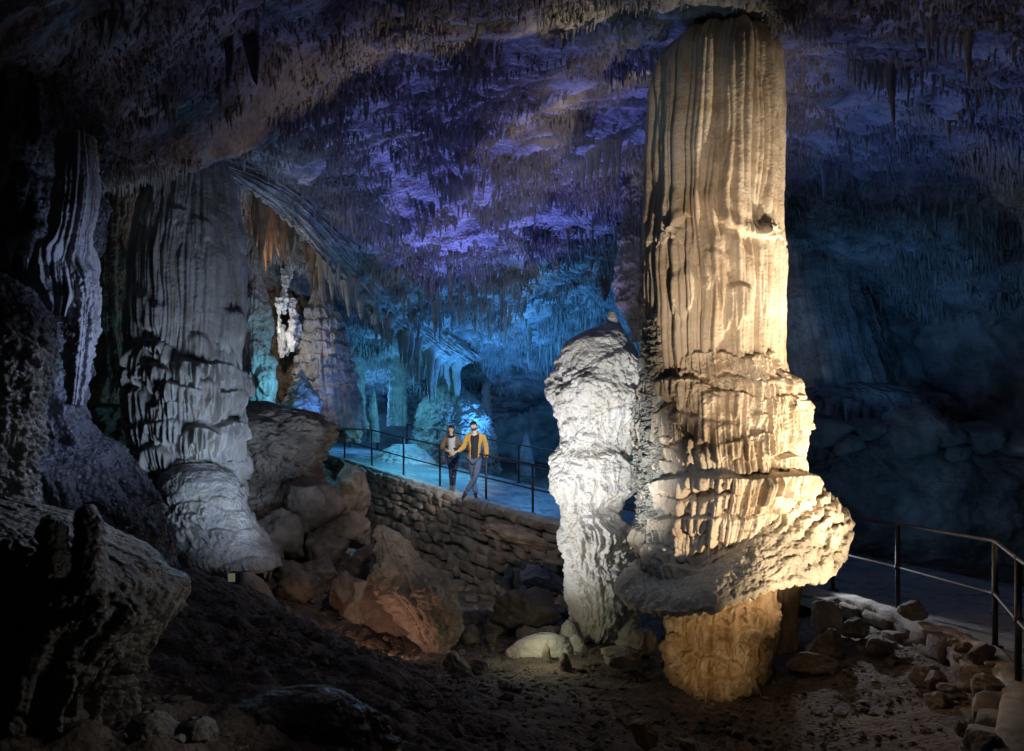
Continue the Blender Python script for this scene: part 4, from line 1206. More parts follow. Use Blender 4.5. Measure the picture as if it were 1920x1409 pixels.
# ------------------------------------------------------------------ loose rocks
def build_rocks():
    # tilted fluted block in the middle of the scree
    root = thing('tilted_block', P(770, 1230, 10.2), 'big tilted flowstone block with fluted right edge in the middle of the scree', 'boulder')
    formation('x', [(985, 706, 722), (1000, 700, 745), (1040, 700, 790), (1085, 704, 838), (1120, 716, 864), (1150, 735, 868), (1185, 765, 858), (1215, 790, 842), (1240, 800, 832)], 10.8, '', '', 'paverock', 260, 320, depth=.7, rg=.15, pp=.08, ppf=5,
              seed=5.7, dd=-.6, rf=1.8, fl=(5, .07, 14, .03, .9), root=root, partname='block_body')
    o = formation('hollow_block', [(1090, 655, 690), (1115, 640, 730), (1150, 632, 765), (1190, 640, 790), (1225, 660, 805), (1262, 690, 812)], 11.0,
              'reddish lit rock face under the tilted flowstone block', 'rock', 'paverock', 220, 280, depth=.4, rg=.10, pp=.08, ppf=4, seed=6.9, rf=2.5)
    spec = [(500, 1045, 11.2, .3, .22, 'small angular rock at the foot of the skirt of the tiered grey column'), (655, 1000, 12.5, .55, .35, 'slab of layered brown rock leaning above the tilted block'), (600, 1080, 11.6, .5, .42, 'rough brown boulder left of the tilted block'),
            (560, 1105, 10.8, .38, .3, 'small brown boulder beside the tan mud cone'), (640, 1110, 10.9, .34, .4, 'upright brown rock against the left side of the tilted block'),
            (690, 1055, 11.8, .4, .35, 'knobbly brown rock at the upper end of the tilted block')]
    for i, (x, y, d, w, h, lab) in enumerate(spec):
        boulder('rock', P(x, y, d), (w, w * .8, h), 30 + i, 'rock', lab, rotz=i * 1.1, tilt=.3 * (-1) ** i)
    r = np.random.RandomState(33)
    grp = 'scree rocks below the dry stone wall'
    for i in range(120):
        x = r.uniform(760, 1055); y = r.uniform(1040, 1205) + (x - 900) * .1
        if x < 880 and y < 1140 and r.rand() < .7:
            continue
        p = on_ground(x, y, 9.5, 20)
        w = r.uniform(.12, .34) * (1.5 if r.rand() < .22 else 1)
        boulder('rock', p + np.array([0, 0, .05]), (w, w * r.uniform(.6, 1), w * r.uniform(.45, .9)), 100 + i, 'stones' if r.rand() < .5 else 'rock',
                'brown scree rock in the heap at the foot of the dry stone wall', group=grp, rotz=r.uniform(0, 6), tilt=r.normal(0, .3), fine=False)
    boulder('rock', P(985, 1155, 11.2), (.55, .4, .42), 77, 'rock', 'large square brown rock left of the white stalagmite foot', tilt=.1)
    boulder('rock', P(1010, 1085, 12.6), (.5, .4, .22), 78, 'paverock', 'flat pale rock slab wedged in the scree left of the white stalagmite', tilt=-.25)
    boulder('rock', P(970, 1010, 14.6), (.9, .35, .2), 79, 'stones', 'long slanting slab across the end of the dry stone wall', tilt=-.28, rotz=-.3)
    boulder('rock', P(858, 1262, 8.6), (.22, .2, .26), 80, 'paverock', 'squarish pale faced rock on the dark ridge below the scree', tilt=.2)
    boulder('rock', P(895, 1262, 8.7), (.22, .22, .2), 81, 'rock', 'brown rock leaning on the squarish pale faced one', tilt=-.2)
    boulder('rock', P(1205, 1378, 6.55), (.14, .12, .15), 82, 'stem', 'split square reddish brown stone on the floor at the bottom edge', facets=12, amp=.05)
    boulder('rock', P(1292, 1400, 6.35), (.1, .1, .09), 83, 'paverock', 'small pointed pale stone at the bottom edge right of the split stone', facets=12)
    boulder('rock', P(1160, 1232, 9.3), (.28, .24, .13), 84, 'paverock', 'rounded beige stone on the floor between white stalagmite and cream column', facets=4)
    boulder('rock', P(1205, 1205, 9.8), (.2, .2, .18), 85, 'paverock', 'upright beige stone right of the white stalagmite foot', facets=6)
    boulder('rock', P(1545, 1225, 8.9), (.24, .2, .30), 86, 'rock', 'dark shadowed rock right of the column stem', facets=10)
    boulder('rock', P(1530, 1250, 8.7), (.42, .26, .16), 87, 'rock', 'low dark rock at the foot of the shadowed rock right of the stem', facets=8)
    boulder('rock', P(1545, 1160, 9.6), (.24, .2, .26), 88, 'paverock', 'greenish pale boulder below the right rim just behind the shelf', facets=9)
    boulder('rock', P(1600, 1180, 9.2), (.18, .16, .15), 89, 'rock', 'squat brown block below the right rim', facets=12)
    boulder('rock', P(1775, 1290, 7.3), (.10, .08, .05), 90, 'paverock', 'small loose pale stone on the gravel near the right rim', facets=8)
    grp = 'rocks along the right rim'
    for i in range(34):
        t = r.rand()
        k = int(205 + t * 58)
        off = -r.uniform(.12, .7)
        p = np.array([EDGE[k, 0] + SIDE[k, 0] * off, EDGE[k, 1] + SIDE[k, 1] * off, 0])
        p[2] = float(ground_z(p[0], p[1])) + r.uniform(0, .10) + max(0, off + .45) * 1.15
        w = r.uniform(.08, .2)
        boulder('rock', p, (w, w * .8, w * r.uniform(.5, .9)), 200 + i, 'rock', 'brown stone in the row banked against the rubble edging at the right rim', group=grp, rotz=r.uniform(0, 6), fine=False)
    # gravel on the pit floor
    n = 9000
    gx = r.uniform(-4.5, 5.0, n); gy = r.uniform(4.0, 11.5, n)
    sd, _ = path_dist(gx, gy)
    kp = sd < -.3
    gx, gy = gx[kp], gy[kp]
    V0, T0 = ico(1)
    gz = ground_z(gx, gy)
    sz = np.exp(r.normal(-4.3, .65, len(gx))).clip(.005, .08)
    allV = (V0[None] * (1 + .25 * r.normal(size=(len(gx), len(V0), 1)).clip(-1, 1)) * sz[:, None, None] * np.array([1, 1, .7]) + np.stack([gx, gy, gz + .01], -1)[:, None])
    allT = T0[None] + (np.arange(len(gx)) * len(V0))[:, None, None]
    o = obj('gravel', allV.reshape(-1, 3), M['rock'], tris=allT.reshape(-1, 3), smooth=False)
    tag(o, 'loose gravel scattered over the brown pit floor', 'gravel', kind='stuff')
    # low mound lit by a hidden lamp left of the white stalagmite
    formation('flowstone_mound', [(1188, 1005, 1040), (1196, 985, 1058), (1208, 965, 1068), (1222, 952, 1075), (1245, 945, 1080)], 9.9,
              'low yellowish lit mound in front of the white stalagmite foot', 'flowstone', 'white', 90, 160, depth=.5, rg=.04, pp=.03, ppf=9, seed=2.6, rf=5)
    formation('stalagmite', [(1208, 1023, 1026), (1216, 1019, 1031), (1232, 1016, 1034), (1245, 1015, 1036)], 9.45, 'tiny pointed stalagmite on the yellowish lit mound', 'stalagmite', 'rock', 50, 40, rg=.01, pp=.008, seed=3.1)
    formation('stalagmite', [(1225, 1054, 1062), (1235, 1050, 1068), (1255, 1047, 1074), (1275, 1045, 1078)], 9.2, 'stubby brown stalagmite in front of the white stalagmite foot', 'stalagmite', 'rock', 50, 50, rg=.012, pp=.01, seed=3.6)


def build_lamp():
    b = P(436, 1125, 9.9)
    root = thing('floodlight', b, 'small floodlight on a dark post under the skirt of the tiered grey column', 'lamp')
    V, Q, T = tube([b + [0, 0, -.15], b + [.02, 0, .12], b + [.04, 0, .24]], .05)
    obj('post', V, M['steel'], root, quads=Q, tris=T)

    def box(c, s):
        x, y, z = s
        V = np.array([[i, j, k] for i in (-x, x) for j in (-y, y) for k in (-z, z)]) + c
        Qd = np.array([[0, 1, 3, 2], [4, 6, 7, 5], [0, 4, 5, 1], [2, 3, 7, 6], [0, 2, 6, 4], [1, 5, 7, 3]])
        return V, Qd
    V, Qd = box(b + [.04, .02, .3], (.07, .05, .07))
    obj('housing', V, M['steel'], root, quads=Qd, smooth=False)
    V, Qd = box(b + [0, -.036, .3], (.045, .007, .055))
    em = mat_plain('lamp_glass', (.75, .72, .5), rough=.3)
    em.node_tree.nodes['Principled BSDF'].inputs['Emission Color'].default_value = (1, .93, .6, 1)
    em.node_tree.nodes['Principled BSDF'].inputs['Emission Strength'].default_value = .08
    obj('glass', V, em, root, quads=Qd, smooth=False)


# ------------------------------------------------------------------ people
def skin_mesh(verts, edges, rad, sub=2, branch_smooth=0.3):
    me = bpy.data.meshes.new('tmp')
    me.from_pydata([tuple(v) for v in verts], edges, [])
    o = bpy.data.objects.new('tmp', me)
    COL.objects.link(o)
    sk = o.modifiers.new('s', 'SKIN')
    sk.branch_smoothing = branch_smooth
    sk.use_smooth_shade = True
    for i, r in enumerate(rad):
        rr = r if isinstance(r, tuple) else (r, r)
        me.skin_vertices[0].data[i].radius = rr
    me.skin_vertices[0].data[0].use_root = True
    sb = o.modifiers.new('u', 'SUBSURF'); sb.levels = sub; sb.render_levels = sub
    dg = bpy.context.evaluated_depsgraph_get()
    ev = o.evaluated_get(dg)
    m2 = ev.to_mesh()
    V = np.array([v.co[:] for v in m2.vertices])
    Fc = [tuple(p.vertices) for p in m2.polygons]
    ev.to_mesh_clear()
    bpy.data.objects.remove(o, do_unlink=True)
    return V, Fc


class Rig:
    def __init__(s):
        s.v, s.e, s.r = [], [], []

    def add(s, p, r, par=None):
        s.v.append(tuple(p)); s.r.append(r)
        i = len(s.v) - 1
        if par is not None:
            s.e.append((par, i))
        return i

    def chain(s, pts, par):
        for p, r in pts:
            par = s.add(p, r, par)
        return par


def vlerp(a, b, t):
    return tuple(np.asarray(a) * (1 - t) + np.asarray(b) * t)


def hand(rig, wrist, direc, side, curl, par, k=1.0):
    """palm and five fingers growing from the wrist; side = direction of the thumb"""
    d = np.array(direc, float); d /= np.linalg.norm(d)
    sd = np.array(side, float); sd -= d * (sd @ d); sd /= np.linalg.norm(sd)
    nn = np.cross(d, sd)
    cu = np.array(curl, float)
    w = np.array(wrist)
    palm = rig.add(w + d * .055 * k, .026 * k, par)
    for q, ln in zip((-.028, -.009, .010, .028), (.062, .078, .082, .074)):
        b = rig.add(w + d * .095 * k + sd * q * k, .0105 * k, palm)
        m = rig.add(w + d * (.095 + ln * .5) * k + sd * q * 1.1 * k + cu * .018, .009 * k, b)
        rig.add(w + d * (.095 + ln * .85) * k + sd * q * 1.1 * k + cu * .05, .008 * k, m)
    t = rig.add(w + d * .05 * k + sd * .042 * k + cu * .01, .011 * k, palm)
    rig.add(w + d * .088 * k + sd * .055 * k + cu * .03, .009 * k, t)


def face_shape(V, hc, fwd, scale=1.0):
    """push nose, brow, chin, eye hollows and ears out of the head's skin"""
    f = np.array(fwd, float); f /= np.linalg.norm(f)
    up = np.array([0, 0, 1.0]); up -= f * (up @ f); up /= np.linalg.norm(up)
    rt = np.cross(f, up)
    L = (V - hc) / scale
    a, b, c = L @ f, L @ rt, L @ up
    def bump(b0, c0, s, amt, mask):
        w = np.exp(-(((b - b0) ** 2 + (c - c0) ** 2) / s ** 2)) * mask
        return (amt * w * scale)[:, None] * f
    m = (a > 0.02).astype(float)
    D = bump(0, -.015, .014, .026, m) + bump(0, .0, .010, .010, m) + bump(.03, .008, .014, -.010, m) + bump(-.03, .008, .014, -.010, m)
    D = D + bump(0, -.082, .022, .010, m) + bump(0, -.05, .016, .006, m) + bump(0, .03, .04, .005, m)
    for s in (-1, 1):
        w = np.exp(-((a + .005) ** 2 / .015 ** 2 + (c + .005) ** 2 / .024 ** 2)) * (b * s > .045)
        D = D + (s * .018 * w * scale)[:, None] * rt
    return V + D, f, rt, up


def build_person(base, spec):
    base = np.array(base, float)
    root = thing('person', base, spec['label'], 'person')
    T = lambda p: np.array(p, float)
    J = {k: T(v) for k, v in spec['J'].items()}
    fem = spec.get('fem', False)
    k = .92 if fem else 1.0
    # ---- body: one continuous surface
    R = Rig()
    p0 = R.add(J['pelvis'], .125 * k)
    sp = R.add(J['spine'], .115 * k, p0)
    ch = R.add(J['chest'], .135 * k, sp)
    nb = R.add(J['neckb'], .062 * k, ch)
    nk = R.add(J['neck'], .050 * k, nb)
    jw = R.add(vlerp(J['neck'], J['head'], .55), .066 * k, nk)
    hd = R.add(J['head'], .088 * k, jw)
    R.add(J['crown'], .070 * k, hd)
    for s in 'LR':
        sh = R.add(J['sh' + s], .062 * k, ch)
        el = R.chain([(vlerp(J['sh' + s], J['el' + s], .5), .048 * k), (J['el' + s], .040 * k)], sh)
        wr = R.chain([(vlerp(J['el' + s], J['wr' + s], .4), .038 * k), (J['wr' + s], .026 * k)], el)
        hand(R, J['wr' + s], spec['hd' + s], spec['th' + s], spec['cu' + s], wr, k)
        hp = R.add(J['hip' + s], .088 * k, p0)
        kn = R.chain([(vlerp(J['hip' + s], J['kn' + s], .5), .075 * k), (J['kn' + s], .055 * k)], hp)
        an = R.chain([(vlerp(J['kn' + s], J['an' + s], .35), .054 * k), (J['an' + s], .036 * k)], kn)
        R.add(J['toe' + s], .030 * k, an)
    V, Fc = skin_mesh(R.v, R.e, R.r, 2)
    tor = (V[:, 2] > J['pelvis'][2] - .12) & (V[:, 2] < J['neckb'][2])
    V[tor, 1] = J['chest'][1] + (V[tor, 1] - J['chest'][1]) * .8
    V, f, rt, up = face_shape(V, J['head'], spec['face'], k)
    obj('body', V + base, spec['skin'], root, faces=Fc)
    # ---- face parts
    hc = J['head']
    def ball(c, s, name, mat):
        Vs, Ts = ico(2)
        obj(name, base + c + Vs * s, mat, root, tris=Ts)
    for q in (-1, 1):
        ball(hc + f * .088 * k + rt * .030 * q * k + up * .010 * k, np.array([.012, .006, .008]), 'eye', spec['eye'])
        ball(hc + f * .093 * k + rt * .030 * q * k + up * .027 * k, np.array([.014, .004, .0025]), 'eyebrow', spec['hair'])
    ball(hc + f * .094 * k - up * .052 * k, np.array([.022, .007, .006]), 'mouth', spec['lip'])

    def shell(pts, edges, rad, name, mat, sub=2, keep=None, flat=None, thick=.008):
        V, Fc = skin_mesh(pts, edges, rad, sub)
        if flat is not None:
            m = (V[:, 2] > flat[0]) & (V[:, 2] < flat[1])
            V[m, 1] = flat[3] + (V[m, 1] - flat[3]) * flat[2]
        V = V + .005 * fbm(V[:, 0] * 14, V[:, 1] * 14, V[:, 2] * 9, 2)[:, None] * np.array([1, 1, .3])
        if keep is not None:
            cen = np.array([V[list(p)].mean(0) for p in Fc])
            kp = keep(cen)
            Fc = [p for p, q in zip(Fc, kp) if q]
        o = obj(name, V + base, mat, root, faces=Fc)
        if keep is not None:
            md = o.modifiers.new('thick', 'SOLIDIFY'); md.thickness = thick; md.offset = 1
        return o
    # ---- trousers
    R = Rig()
    p0 = R.add(J['pelvis'] + [0, 0, .03], .142 * k)
    for s in 'LR':
        hp = R.add(J['hip' + s], .105 * k, p0)
        w = spec['legw']
        R.chain([(vlerp(J['hip' + s], J['kn' + s], .5), .092 * k * w), (J['kn' + s], .072 * k * w), (vlerp(J['kn' + s], J['an' + s], .45), .066 * k * w), (vlerp(J['kn' + s], J['an' + s], .93), .052 * k * w)], hp)
    shell(R.v, R.e, R.r, 'trousers', spec['trouser'], 2, None, (J['pelvis'][2] - .1, J['pelvis'][2] + .3, .82, J['pelvis'][1]))
    # ---- shirt
    R = Rig()
    a = R.add(J['pelvis'] + [0, -.012, spec['hem']], .138 * k)
    b = R.add(J['spine'] + [0, -.02, 0], .130 * k, a)
    c = R.add(J['chest'] + [0, -.016, 0], .150 * k, b)
    R.add(J['neckb'] + [0, -.005, -.02], .078 * k, c)
    for s in 'LR':
        R.add(vlerp(J['sh' + s], J['chest'], .25), .07 * k, c)
    shell(R.v, R.e, R.r, 'shirt', spec['shirt'], 2, None, (0, J['neckb'][2] + .1, .84, J['chest'][1]))
    # ---- open jacket
    R = Rig()
    a = R.add(J['pelvis'] + [0, 0, spec['jhem']], .165 * k)
    b = R.add(J['spine'], .150 * k, a)
    c = R.add(J['chest'], .166 * k, b)
    R.add(J['neckb'] + [0, .012, 0], .095 * k, c)
    for s in 'LR':
        sh = R.add(J['sh' + s], .088 * k, c)
        R.chain([(vlerp(J['sh' + s], J['el' + s], .5), .070 * k), (J['el' + s], .062 * k), (vlerp(J['el' + s], J['wr' + s], .5), .056 * k), (vlerp(J['el' + s], J['wr' + s], .92), .046 * k)], sh)
    ow = spec['open']
    xm = spec['openx']

    def keep(c):
        front = c[:, 1] < J['chest'][1] - .03
        xx = xm + (c[:, 2] - 1.2) * spec.get('opens', 0)
        gap = front & (np.abs(c[:, 0] - xx) < ow + .02 * ss(1.25, 1.5, c[:, 2])) & (c[:, 2] < J['neckb'][2] + .2)
        topcap = (c[:, 2] > J['neckb'][2] + .035)
        return ~(gap | topcap)
    shell(R.v, R.e, R.r, 'jacket', spec['jacket'], 4, keep, (J['pelvis'][2] - .2, J['neckb'][2] + .1, .86, J['chest'][1]))
    # collar / hood roll
    ang = np.linspace(math.radians(-30), math.radians(210), 24)
    nbp = J['neckb']
    V, Q, Tt = tube(np.stack([nbp[0] + .085 * k * np.cos(ang), nbp[1] + .012 + .07 * k * np.sin(ang), nbp[2] + .02 + .03 * np.sin(ang)], -1), .026 * k)
    obj('collar', V + base, spec['jacket'], root, quads=Q, tris=Tt)
    # ---- shoes
    for s in 'LR':
        R = Rig()
        an, to = J['an' + s], J['toe' + s]
        d = to - an; dn = d / np.linalg.norm(d)
        heel = an - np.array([dn[0], dn[1], 0]) * .045 + [0, 0, -.035]
        i0 = R.add(an + np.array([0, 0, .07]), .058 * k)
        i1 = R.add(an, .056 * k, i0)
        R.add(heel, .046 * k, i1)
        R.chain([(vlerp(an, to, .55) + np.array([0, 0, -.012]), .046 * k), (to, .043 * k), (to + dn * .05, .032 * k)], i1)
        shell(R.v, R.e, R.r, 'shoe', spec['shoe'], 2)
    # ---- hair
    Vs, Ts = ico(4)
    H = Vs.copy()
    aa, bb, cc = H @ f, H @ rt, H @ up
    if fem:
        r = .108 * (1 + .07 * noise(H[:, 0] * 3, H[:, 1] * 3, H[:, 2] * 9))
        H2 = H * r[:, None] + hc + np.array([0, 0, .022])
        low = np.clip(-(cc - .1), 0, 1)
        H2 = H2 + (low[:, None] * np.array([-.07, .02, -.36])) * (aa < .3)[:, None]
        cut = (aa > .22) & (cc < .66) & (bb > -.8)
    else:
        r = .104 * (1 + .06 * noise(H[:, 0] * 4, H[:, 1] * 4, H[:, 2] * 4))
        H2 = H * r[:, None] * np.array([.98, 1.05, 1.0]) + hc + np.array([0, 0, .028]) - f * .008
        H2 = H2 + (.008 * ss(.5, 1, cc))[:, None] * up
        cut = ((aa > .0) & (cc < .62)) | ((aa > .45) & (cc < .75)) | (cc < -.3)
    kp = ~cut[Ts].any(1)
    obj('hair', H2 + base, spec['hair'], root, tris=Ts[kp])
    if not fem:
        cut = ~((cc < -.45) & (aa > .05))
        kp = ~cut[Ts].any(1)
        H3 = H * .094 * np.array([.86, 1.0, 1.0]) + hc - up * .018 + f * .004
        obj('beard', H3 + base, mat_plain('short_brown_beard', (.13, .08, .055), rough=.8, nscale=60, var=.4), root, tris=Ts[kp])
    else:
        ang = np.linspace(0, 2 * math.pi, 28)
        V, Q, Tt = tube(np.stack([nbp[0] + .075 * np.cos(ang), nbp[1] - .015 + .078 * np.sin(ang), nbp[2] - .005 + .03 * np.sin(ang)], -1), .030)
        obj('scarf', V + base, spec['scarf'], root, quads=Q, tris=Tt)
    return root, J


def build_people():
    skin = mat_plain('skin', (.70, .48, .38), rough=.5, nscale=30, var=.06)
    eye = mat_plain('dark_eye', (.03, .025, .02), rough=.2)
    lip = mat_plain('lips', (.45, .20, .17), rough=.5)

    def deck(x, y):
        i, e, sd = edge_at(x, y)
        return e[2] + .004
    # man
    pm = P(890, 0, 18.15); bx, by = pm[0], 18.15
    man = dict(label='bearded man in mustard jacket and dark shirt leaning on the railing with crossed legs', skin=skin, eye=eye, lip=lip,
               hair=mat_plain('dark_brown_hair', (.035, .022, .014), rough=.6, nscale=60, var=.4), trouser=mat_plain('blue_jeans', (.085, .11, .17), rough=.85, nscale=25, var=.35, bump=.3),
               shirt=mat_plain('navy_shirt', (.018, .02, .03), rough=.85, nscale=40, bump=.2), jacket=mat_plain('mustard_cloth', (.55, .30, .065), rough=.8, nscale=20, var=.18, bump=.3),
               shoe=mat_plain('dark_brown_leather', (.03, .018, .012), rough=.45, nscale=20),
               face=(.45, -.85, .25), legw=1.05, hem=-.09, jhem=-.12, open=.085, openx=.0, opens=.02,
               J=dict(pelvis=(0, 0, 1.0), spine=(.0, 0, 1.2), chest=(.01, 0, 1.42), neckb=(.0, .0, 1.585), neck=(-.005, -.005, 1.64), head=(-.02, -.02, 1.745), crown=(-.03, -.01, 1.80),
                      shL=(-.185, 0, 1.50), shR=(.21, .0, 1.50), elL=(-.275, -.05, 1.24), elR=(.285, .03, 1.21), wrL=(-.37, -.28, 1.15), wrR=(.275, -.04, .96),
                      hipL=(-.085, .02, .95), hipR=(.095, -.01, .95), knL=(-.035, .05, .52), knR=(.03, -.11, .53), anL=(.02, .02, .085), anR=(-.22, -.02, .13), toeL=(.05, -.12, .042), toeR=(-.26, -.12, .06)),
               hdL=(-.5, -.8, -.05), thL=(.8, -.3, .2), cuL=(0, -.3, -1), hdR=(0, -.15, -1), thR=(-.3, -1, 0), cuR=(-.8, -.4, 0))
    root, J = build_person((bx, by, deck(bx, by)), man)
    # woman
    pw = P(847, 0, 19.05); bx, by = pw[0], 19.05
    wom = dict(label='long haired woman in olive brown jacket and grey sweater standing at the railing', fem=True, skin=skin, eye=eye, lip=lip,
               hair=mat_plain('light_brown_hair', (.20, .12, .065), rough=.5, nscale=40, var=.5), trouser=mat_plain('navy_trousers', (.015, .02, .055), rough=.8, nscale=30, var=.3),
               shirt=mat_plain('grey_sweater', (.50, .50, .49), rough=.9, nscale=50, var=.12, bump=.3), jacket=mat_plain('olive_brown_cloth', (.17, .12, .065), rough=.85, nscale=20, var=.25, bump=.3),
               shoe=mat_plain('grey_brown_suede', (.16, .12, .10), rough=.8, nscale=25), scarf=mat_plain('black_knit', (.015, .015, .018), rough=.9, nscale=50),
               face=(.75, -.62, .1), legw=.84, hem=-.05, jhem=-.12, open=.082, openx=.015,
               J=dict(pelvis=(.03, 0, .92), spine=(.02, 0, 1.09), chest=(-.0, 0, 1.27), neckb=(-.015, .0, 1.42), neck=(-.02, -.005, 1.47), head=(-.015, -.015, 1.565), crown=(-.015, -.01, 1.615),
                      shL=(-.165, 0, 1.345), shR=(.135, .0, 1.345), elL=(-.25, -.06, 1.09), elR=(.21, -.06, 1.10), wrL=(-.10, -.27, 1.03), wrR=(.13, -.28, .99),
                      hipL=(-.05, 0, .87), hipR=(.105, 0, .87), knL=(-.02, -.03, .48), knR=(.08, -.02, .48), anL=(-.02, .04, .085), anR=(.055, -.06, .085), toeL=(-.02, -.09, .042), toeR=(.07, -.20, .042)),
               hdL=(.8, -.5, -.2), thL=(.2, -.2, 1), cuL=(.2, .5, -.6), hdR=(-.5, -.6, -.3), thR=(-.3, .2, 1), cuR=(-.5, .4, -.4))
    b = np.array([bx, by, deck(bx, by)])
    build_person(b, wom)
    # bag at her side
    c = b + np.array([-.23, .03, .80])
    Vs, Ts = ico(3)
    sg = np.sign(Vs) * np.abs(Vs) ** .55
    rt = thing('shoulder_bag', c + [0, 0, -.14], 'small dark blue shoulder bag hanging at the woman right hip', 'bag')
    rt['label'] = 'small dark shoulder bag hanging at the hip of the woman'
    bm = mat_plain('dark_bag_leather', (.02, .022, .04), rough=.5, nscale=20)
    obj('pouch', c + sg * np.array([.075, .05, .13]), bm, rt, tris=Ts)
    V, Q, Tt = tube([c + [-.05, 0, .11], c + [.02, .02, .3], c + [.06, .05, .5], c + [.09, .04, .585], c + [.13, -.06, .45], c + [.07, -.03, .11]], .012)
    obj('strap', V, bm, rt, quads=Q, tris=Tt)


# ------------------------------------------------------------------ lamps
def lamp(name, kind, loc, power, color, target=None, size=.12, angle=90, blend=.8):
    li = bpy.data.lights.new(name, kind)
    li.energy = power
    li.color = color
    li.shadow_soft_size = size
    o = bpy.data.objects.new(name, li)
    COL.objects.link(o)
    o.location = [float(v) for v in loc]
    if kind == 'SPOT':
        li.spot_size = math.radians(angle)
        li.spot_blend = blend
    if target is not None:
        dv = Vector([float(a) - float(b) for a, b in zip(target, loc)])
        o.rotation_euler = dv.to_track_quat('-Z', 'Y').to_euler()
    return o


def build_lights():
    WARM = (1, .76, .50); BLUE = (.10, .42, 1.0); CYAN = (.12, .62, 1.0); VIO = (.36, .32, 1.0); WHITE = (1, .98, .95); COOL = (.62, .76, 1.0)
    lamp('column_floodlight', 'SPOT', (4.4, 5.4, -1.75), 1000, WARM, (2.5, 9, -.5), .06, 48, 1.0)
    lamp('column_floodlight', 'SPOT', (5.2, 7.0, -1.35), 950, WARM, (2.6, 9, .5), .06, 48, 1.0)
    lamp('column_floodlight', 'SPOT', (5.3, 6.9, -1.3), 1250, WARM, (2.45, 9, 2.2), .06, 34, 1.0)
    lamp('column_floodlight', 'SPOT', (5.3, 6.8, -1.3), 1500, (1, .82, .60), (2.42, 9, 3.7), .06, 26, 1.0)
    lamp('column_floodlight', 'SPOT', (2.2, 4.2, -1.7), 1050, (1, .77, .55), (2.40, 9, 2.5), .06, 34, 1.0)
    lamp('stem_floodlight', 'SPOT', (1.1, 4.5, -1.9), 230, (1, .76, .46), (2.38, 9, -2.25), .04, 19, .8)
    lamp('stalagmite_floodlight', 'SPOT', (.6, 5.9, -1.75), 850, WHITE, (1.2, 10.6, .7), .05, 40, 1)
    lamp('stalagmite_floodlight', 'SPOT', (-1.4, 8.6, -1.9), 300, WHITE, (1.1, 10.6, -.5), .05, 60, 1)
    lamp('shelf_floodlight', 'SPOT', (.9, 6.0, .6), 40, COOL, (2.2, 8.6, -1.1), .1, 42, 1)
    lamp('column_top_lamp', 'SPOT', (.4, 6.4, -.6), 90, (.40, .75, 1), (1.8, 8.8, 4.9), .1, 26, 1)
    lamp('mound_lamp', 'POINT', P(1010, 1188, 9.3), 5, (1, .95, .6), size=.04)
    lamp('walkway_lamp', 'POINT', (.8, 22.0, 2.0), 170, BLUE, size=.4)
    lamp('walkway_lamp', 'POINT', (-5.6, 26.8, 1.9), 200, BLUE, size=.4)
    lamp('dome_lamp', 'POINT', (-3.6, 24.4, 1.9), 70, CYAN, size=.3)
    lamp('walkway_lamp', 'SPOT', (4.4, 17.0, 2.2), 820, BLUE, (-.5, 18.6, -1.2), .3, 60, 1)
    lamp('walkway_lamp', 'SPOT', (-1.5, 22.0, 2.6), 820, CYAN, (-3.0, 21.6, -.6), .3, 100, 1)
    lamp('visitor_fill', 'SPOT', (.2, 13.4, 2.0), 1050, WHITE, (-1.2, 18.6, -.15), .1, 24, .6)  # added unseen spot in mid-air over the pit, brightens the visitors
    lamp('roof_uplight_blue', 'SPOT', (-.6, 24.2, -.2), 1400, (.06, .34, 1.0), (-.6, 24.0, 4.6), .06, 140, 1)
    lamp('roof_uplight_blue', 'SPOT', (3.2, 21.5, -.6), 380, (.05, .36, .95), (3.0, 26, 2.8), .1, 110, 1)
    lamp('roof_uplight_violet', 'SPOT', (-1.4, 21.2, .0), 3600, (.21, .20, 1.0), (-.4, 16.6, 5.4), .06, 66, 1)
    lamp('roof_uplight_violet', 'SPOT', (-.9, 14.6, -1.2), 230, (.25, .20, 1.0), (-1.2, 13.2, 5.4), .06, 100, 1)
    lamp('roof_uplight_violet', 'SPOT', (.4, 11.8, -.9), 110, (.30, .26, .9), (-.2, 7.8, 5.2), .06, 84, 1)
    lamp('roof_uplight_right', 'SPOT', (6.0, 13.6, -.6), 560, (.17, .28, 1.0), (5.4, 11.6, 5.8), .06, 84, 1)
    lamp('curtain_lamp', 'SPOT', (1.6, 14.4, -1), 500, (.55, .45, 1), (1.75, 15.5, 5.2), .1, 24, .8)
    lamp('right_wall_light', 'SPOT', (6.6, 14.6, .9), 130, (.08, .34, .85), (9.4, 18, 4.0), .1, 76, 1)
    lamp('right_wall_light', 'SPOT', (6.6, 11.8, -1.2), 60, (.10, .36, .7), (9.5, 16, 1.5), .2, 100, 1)  # second light, added to raise the dim wall and dark bank
    lamp('left_column_lamp', 'SPOT', (-2.3, 9.0, -1.2), 420, (.55, .72, 1.0), (-4.6, 11.3, .9), .5, 82, 1)
    lamp('ledge_lamp', 'POINT', P(545, 742, 14.4), 60, (.16, .66, 1), size=.1)
    lamp('alcove_lamp', 'POINT', P(520, 640, 18.0), 38, (1, .95, .88), size=.05)
    lamp('cone_lamp', 'SPOT', P(610, 820, 16.4), 120, (.10, .30, 1), P(570, 750, 17.6), .1, 60)
    lamp('cone_lamp', 'SPOT', (-2.9, 16.0, -.4), 170, (.28, .38, 1), P(612, 650, 19.8), .08, 34, 1)
    lamp('left_wall_lamp', 'SPOT', (-1.0, 6.2, .6), 330, (.42, .55, 1), (-3.8, 6.2, .9), .5, 60, 1)
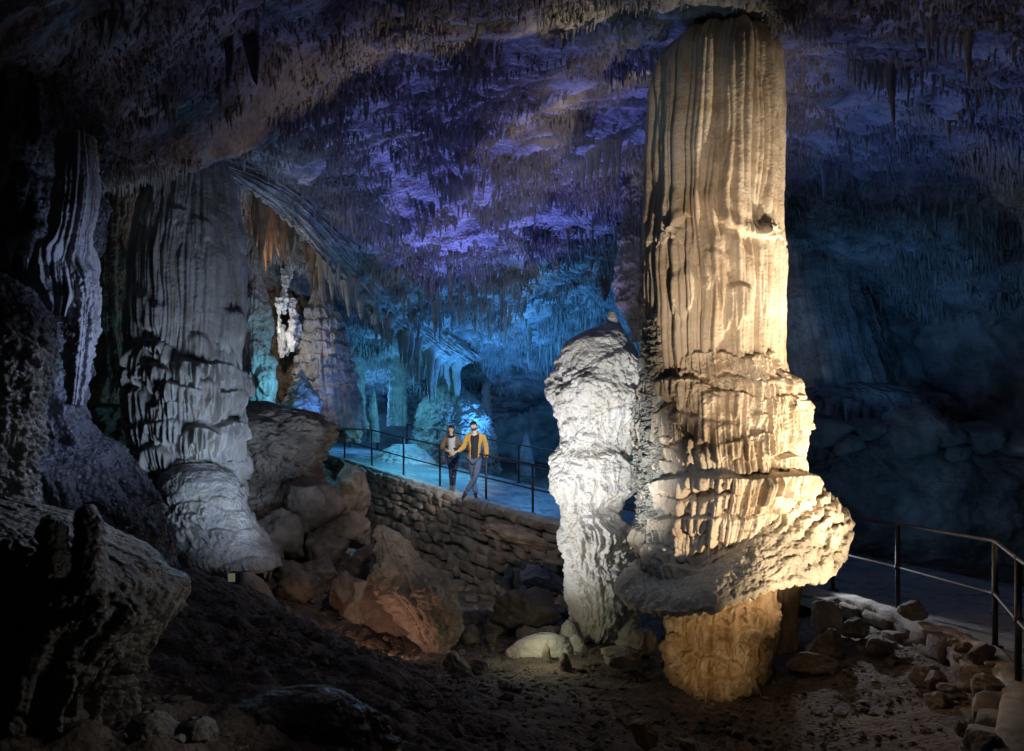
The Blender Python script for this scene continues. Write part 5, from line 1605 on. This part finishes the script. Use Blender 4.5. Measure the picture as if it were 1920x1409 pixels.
    lamp('near_rock_fill', 'SPOT', (-1.1, 6.0, 1.3), 150, (.7, .8, 1), (-3.3, 4.3, -.7), .03, 54, 1)  # added fill, lifts the black foreground at lower left
    lamp('near_rock_fill', 'SPOT', (-.8, 4.4, -1.0), 13, (.9, .86, .8), (-2.9, 4.0, -1.3), .1, 90, 1)  # added low fill for the black underside of the mushroom boulder
    lamp('alcove_warm', 'POINT', P(500, 500, 15.6), 16, (1, .62, .36), size=.1)
    lamp('scree_lamp', 'SPOT', (-.9, 10.6, 1.2), 300, (1, .86, .72), (-1.5, 15.5, -2), .08, 72, 1)
    lamp('scree_lamp', 'SPOT', (-1.0, 8.4, .6), 60, (1, .88, .78), (-2.6, 11.8, -1.5), .08, 60, 1)
    lamp('block_lamp', 'POINT', P(700, 1225, 9.6), 9, (1, .55, .38), size=.05)
    lamp('rim_lamp', 'SPOT', (4.3, 11.0, -1.2), 120, (.9, .92, 1), (4.5, 7.8, -2.2), .04, 60, .6)


def build_world():
    w = bpy.data.worlds.new('World')
    scene.world = w
    w.use_nodes = True
    bg = w.node_tree.nodes['Background']
    bg.inputs['Color'].default_value = (.02, .025, .04, 1)
    bg.inputs['Strength'].default_value = .05


def build_camera():
    c = bpy.data.cameras.new('camera')
    c.sensor_width = 36
    c.lens = F / 1920 * 36
    c.shift_y = (HY - 704.5) / 1920
    c.clip_start = .05
    c.clip_end = 200
    o = bpy.data.objects.new('camera', c)
    COL.objects.link(o)
    o.location = (0, 0, 0)
    o.rotation_euler = (math.pi / 2, 0, 0)
    scene.camera = o


build_ground()
build_ceiling()
build_walls()
build_straws()
build_path()
build_railings()
build_column()
build_white()
build_left()
build_foreground()
build_drapery()
build_stalactites()
build_right_wall()
build_rocks()
build_lamp()
build_people()
build_lights()
build_world()
build_camera()

vs = scene.view_settings
vs.view_transform = 'Standard'
vs.look = 'None'
vs.exposure = 0
vs.gamma = 1
scene.render.engine = 'CYCLES'
cy = scene.cycles
cy.use_denoising = True
cy.max_bounces = 5
cy.diffuse_bounces = 2
cy.glossy_bounces = 2
cy.sample_clamp_indirect = 4
cy.use_adaptive_sampling = False
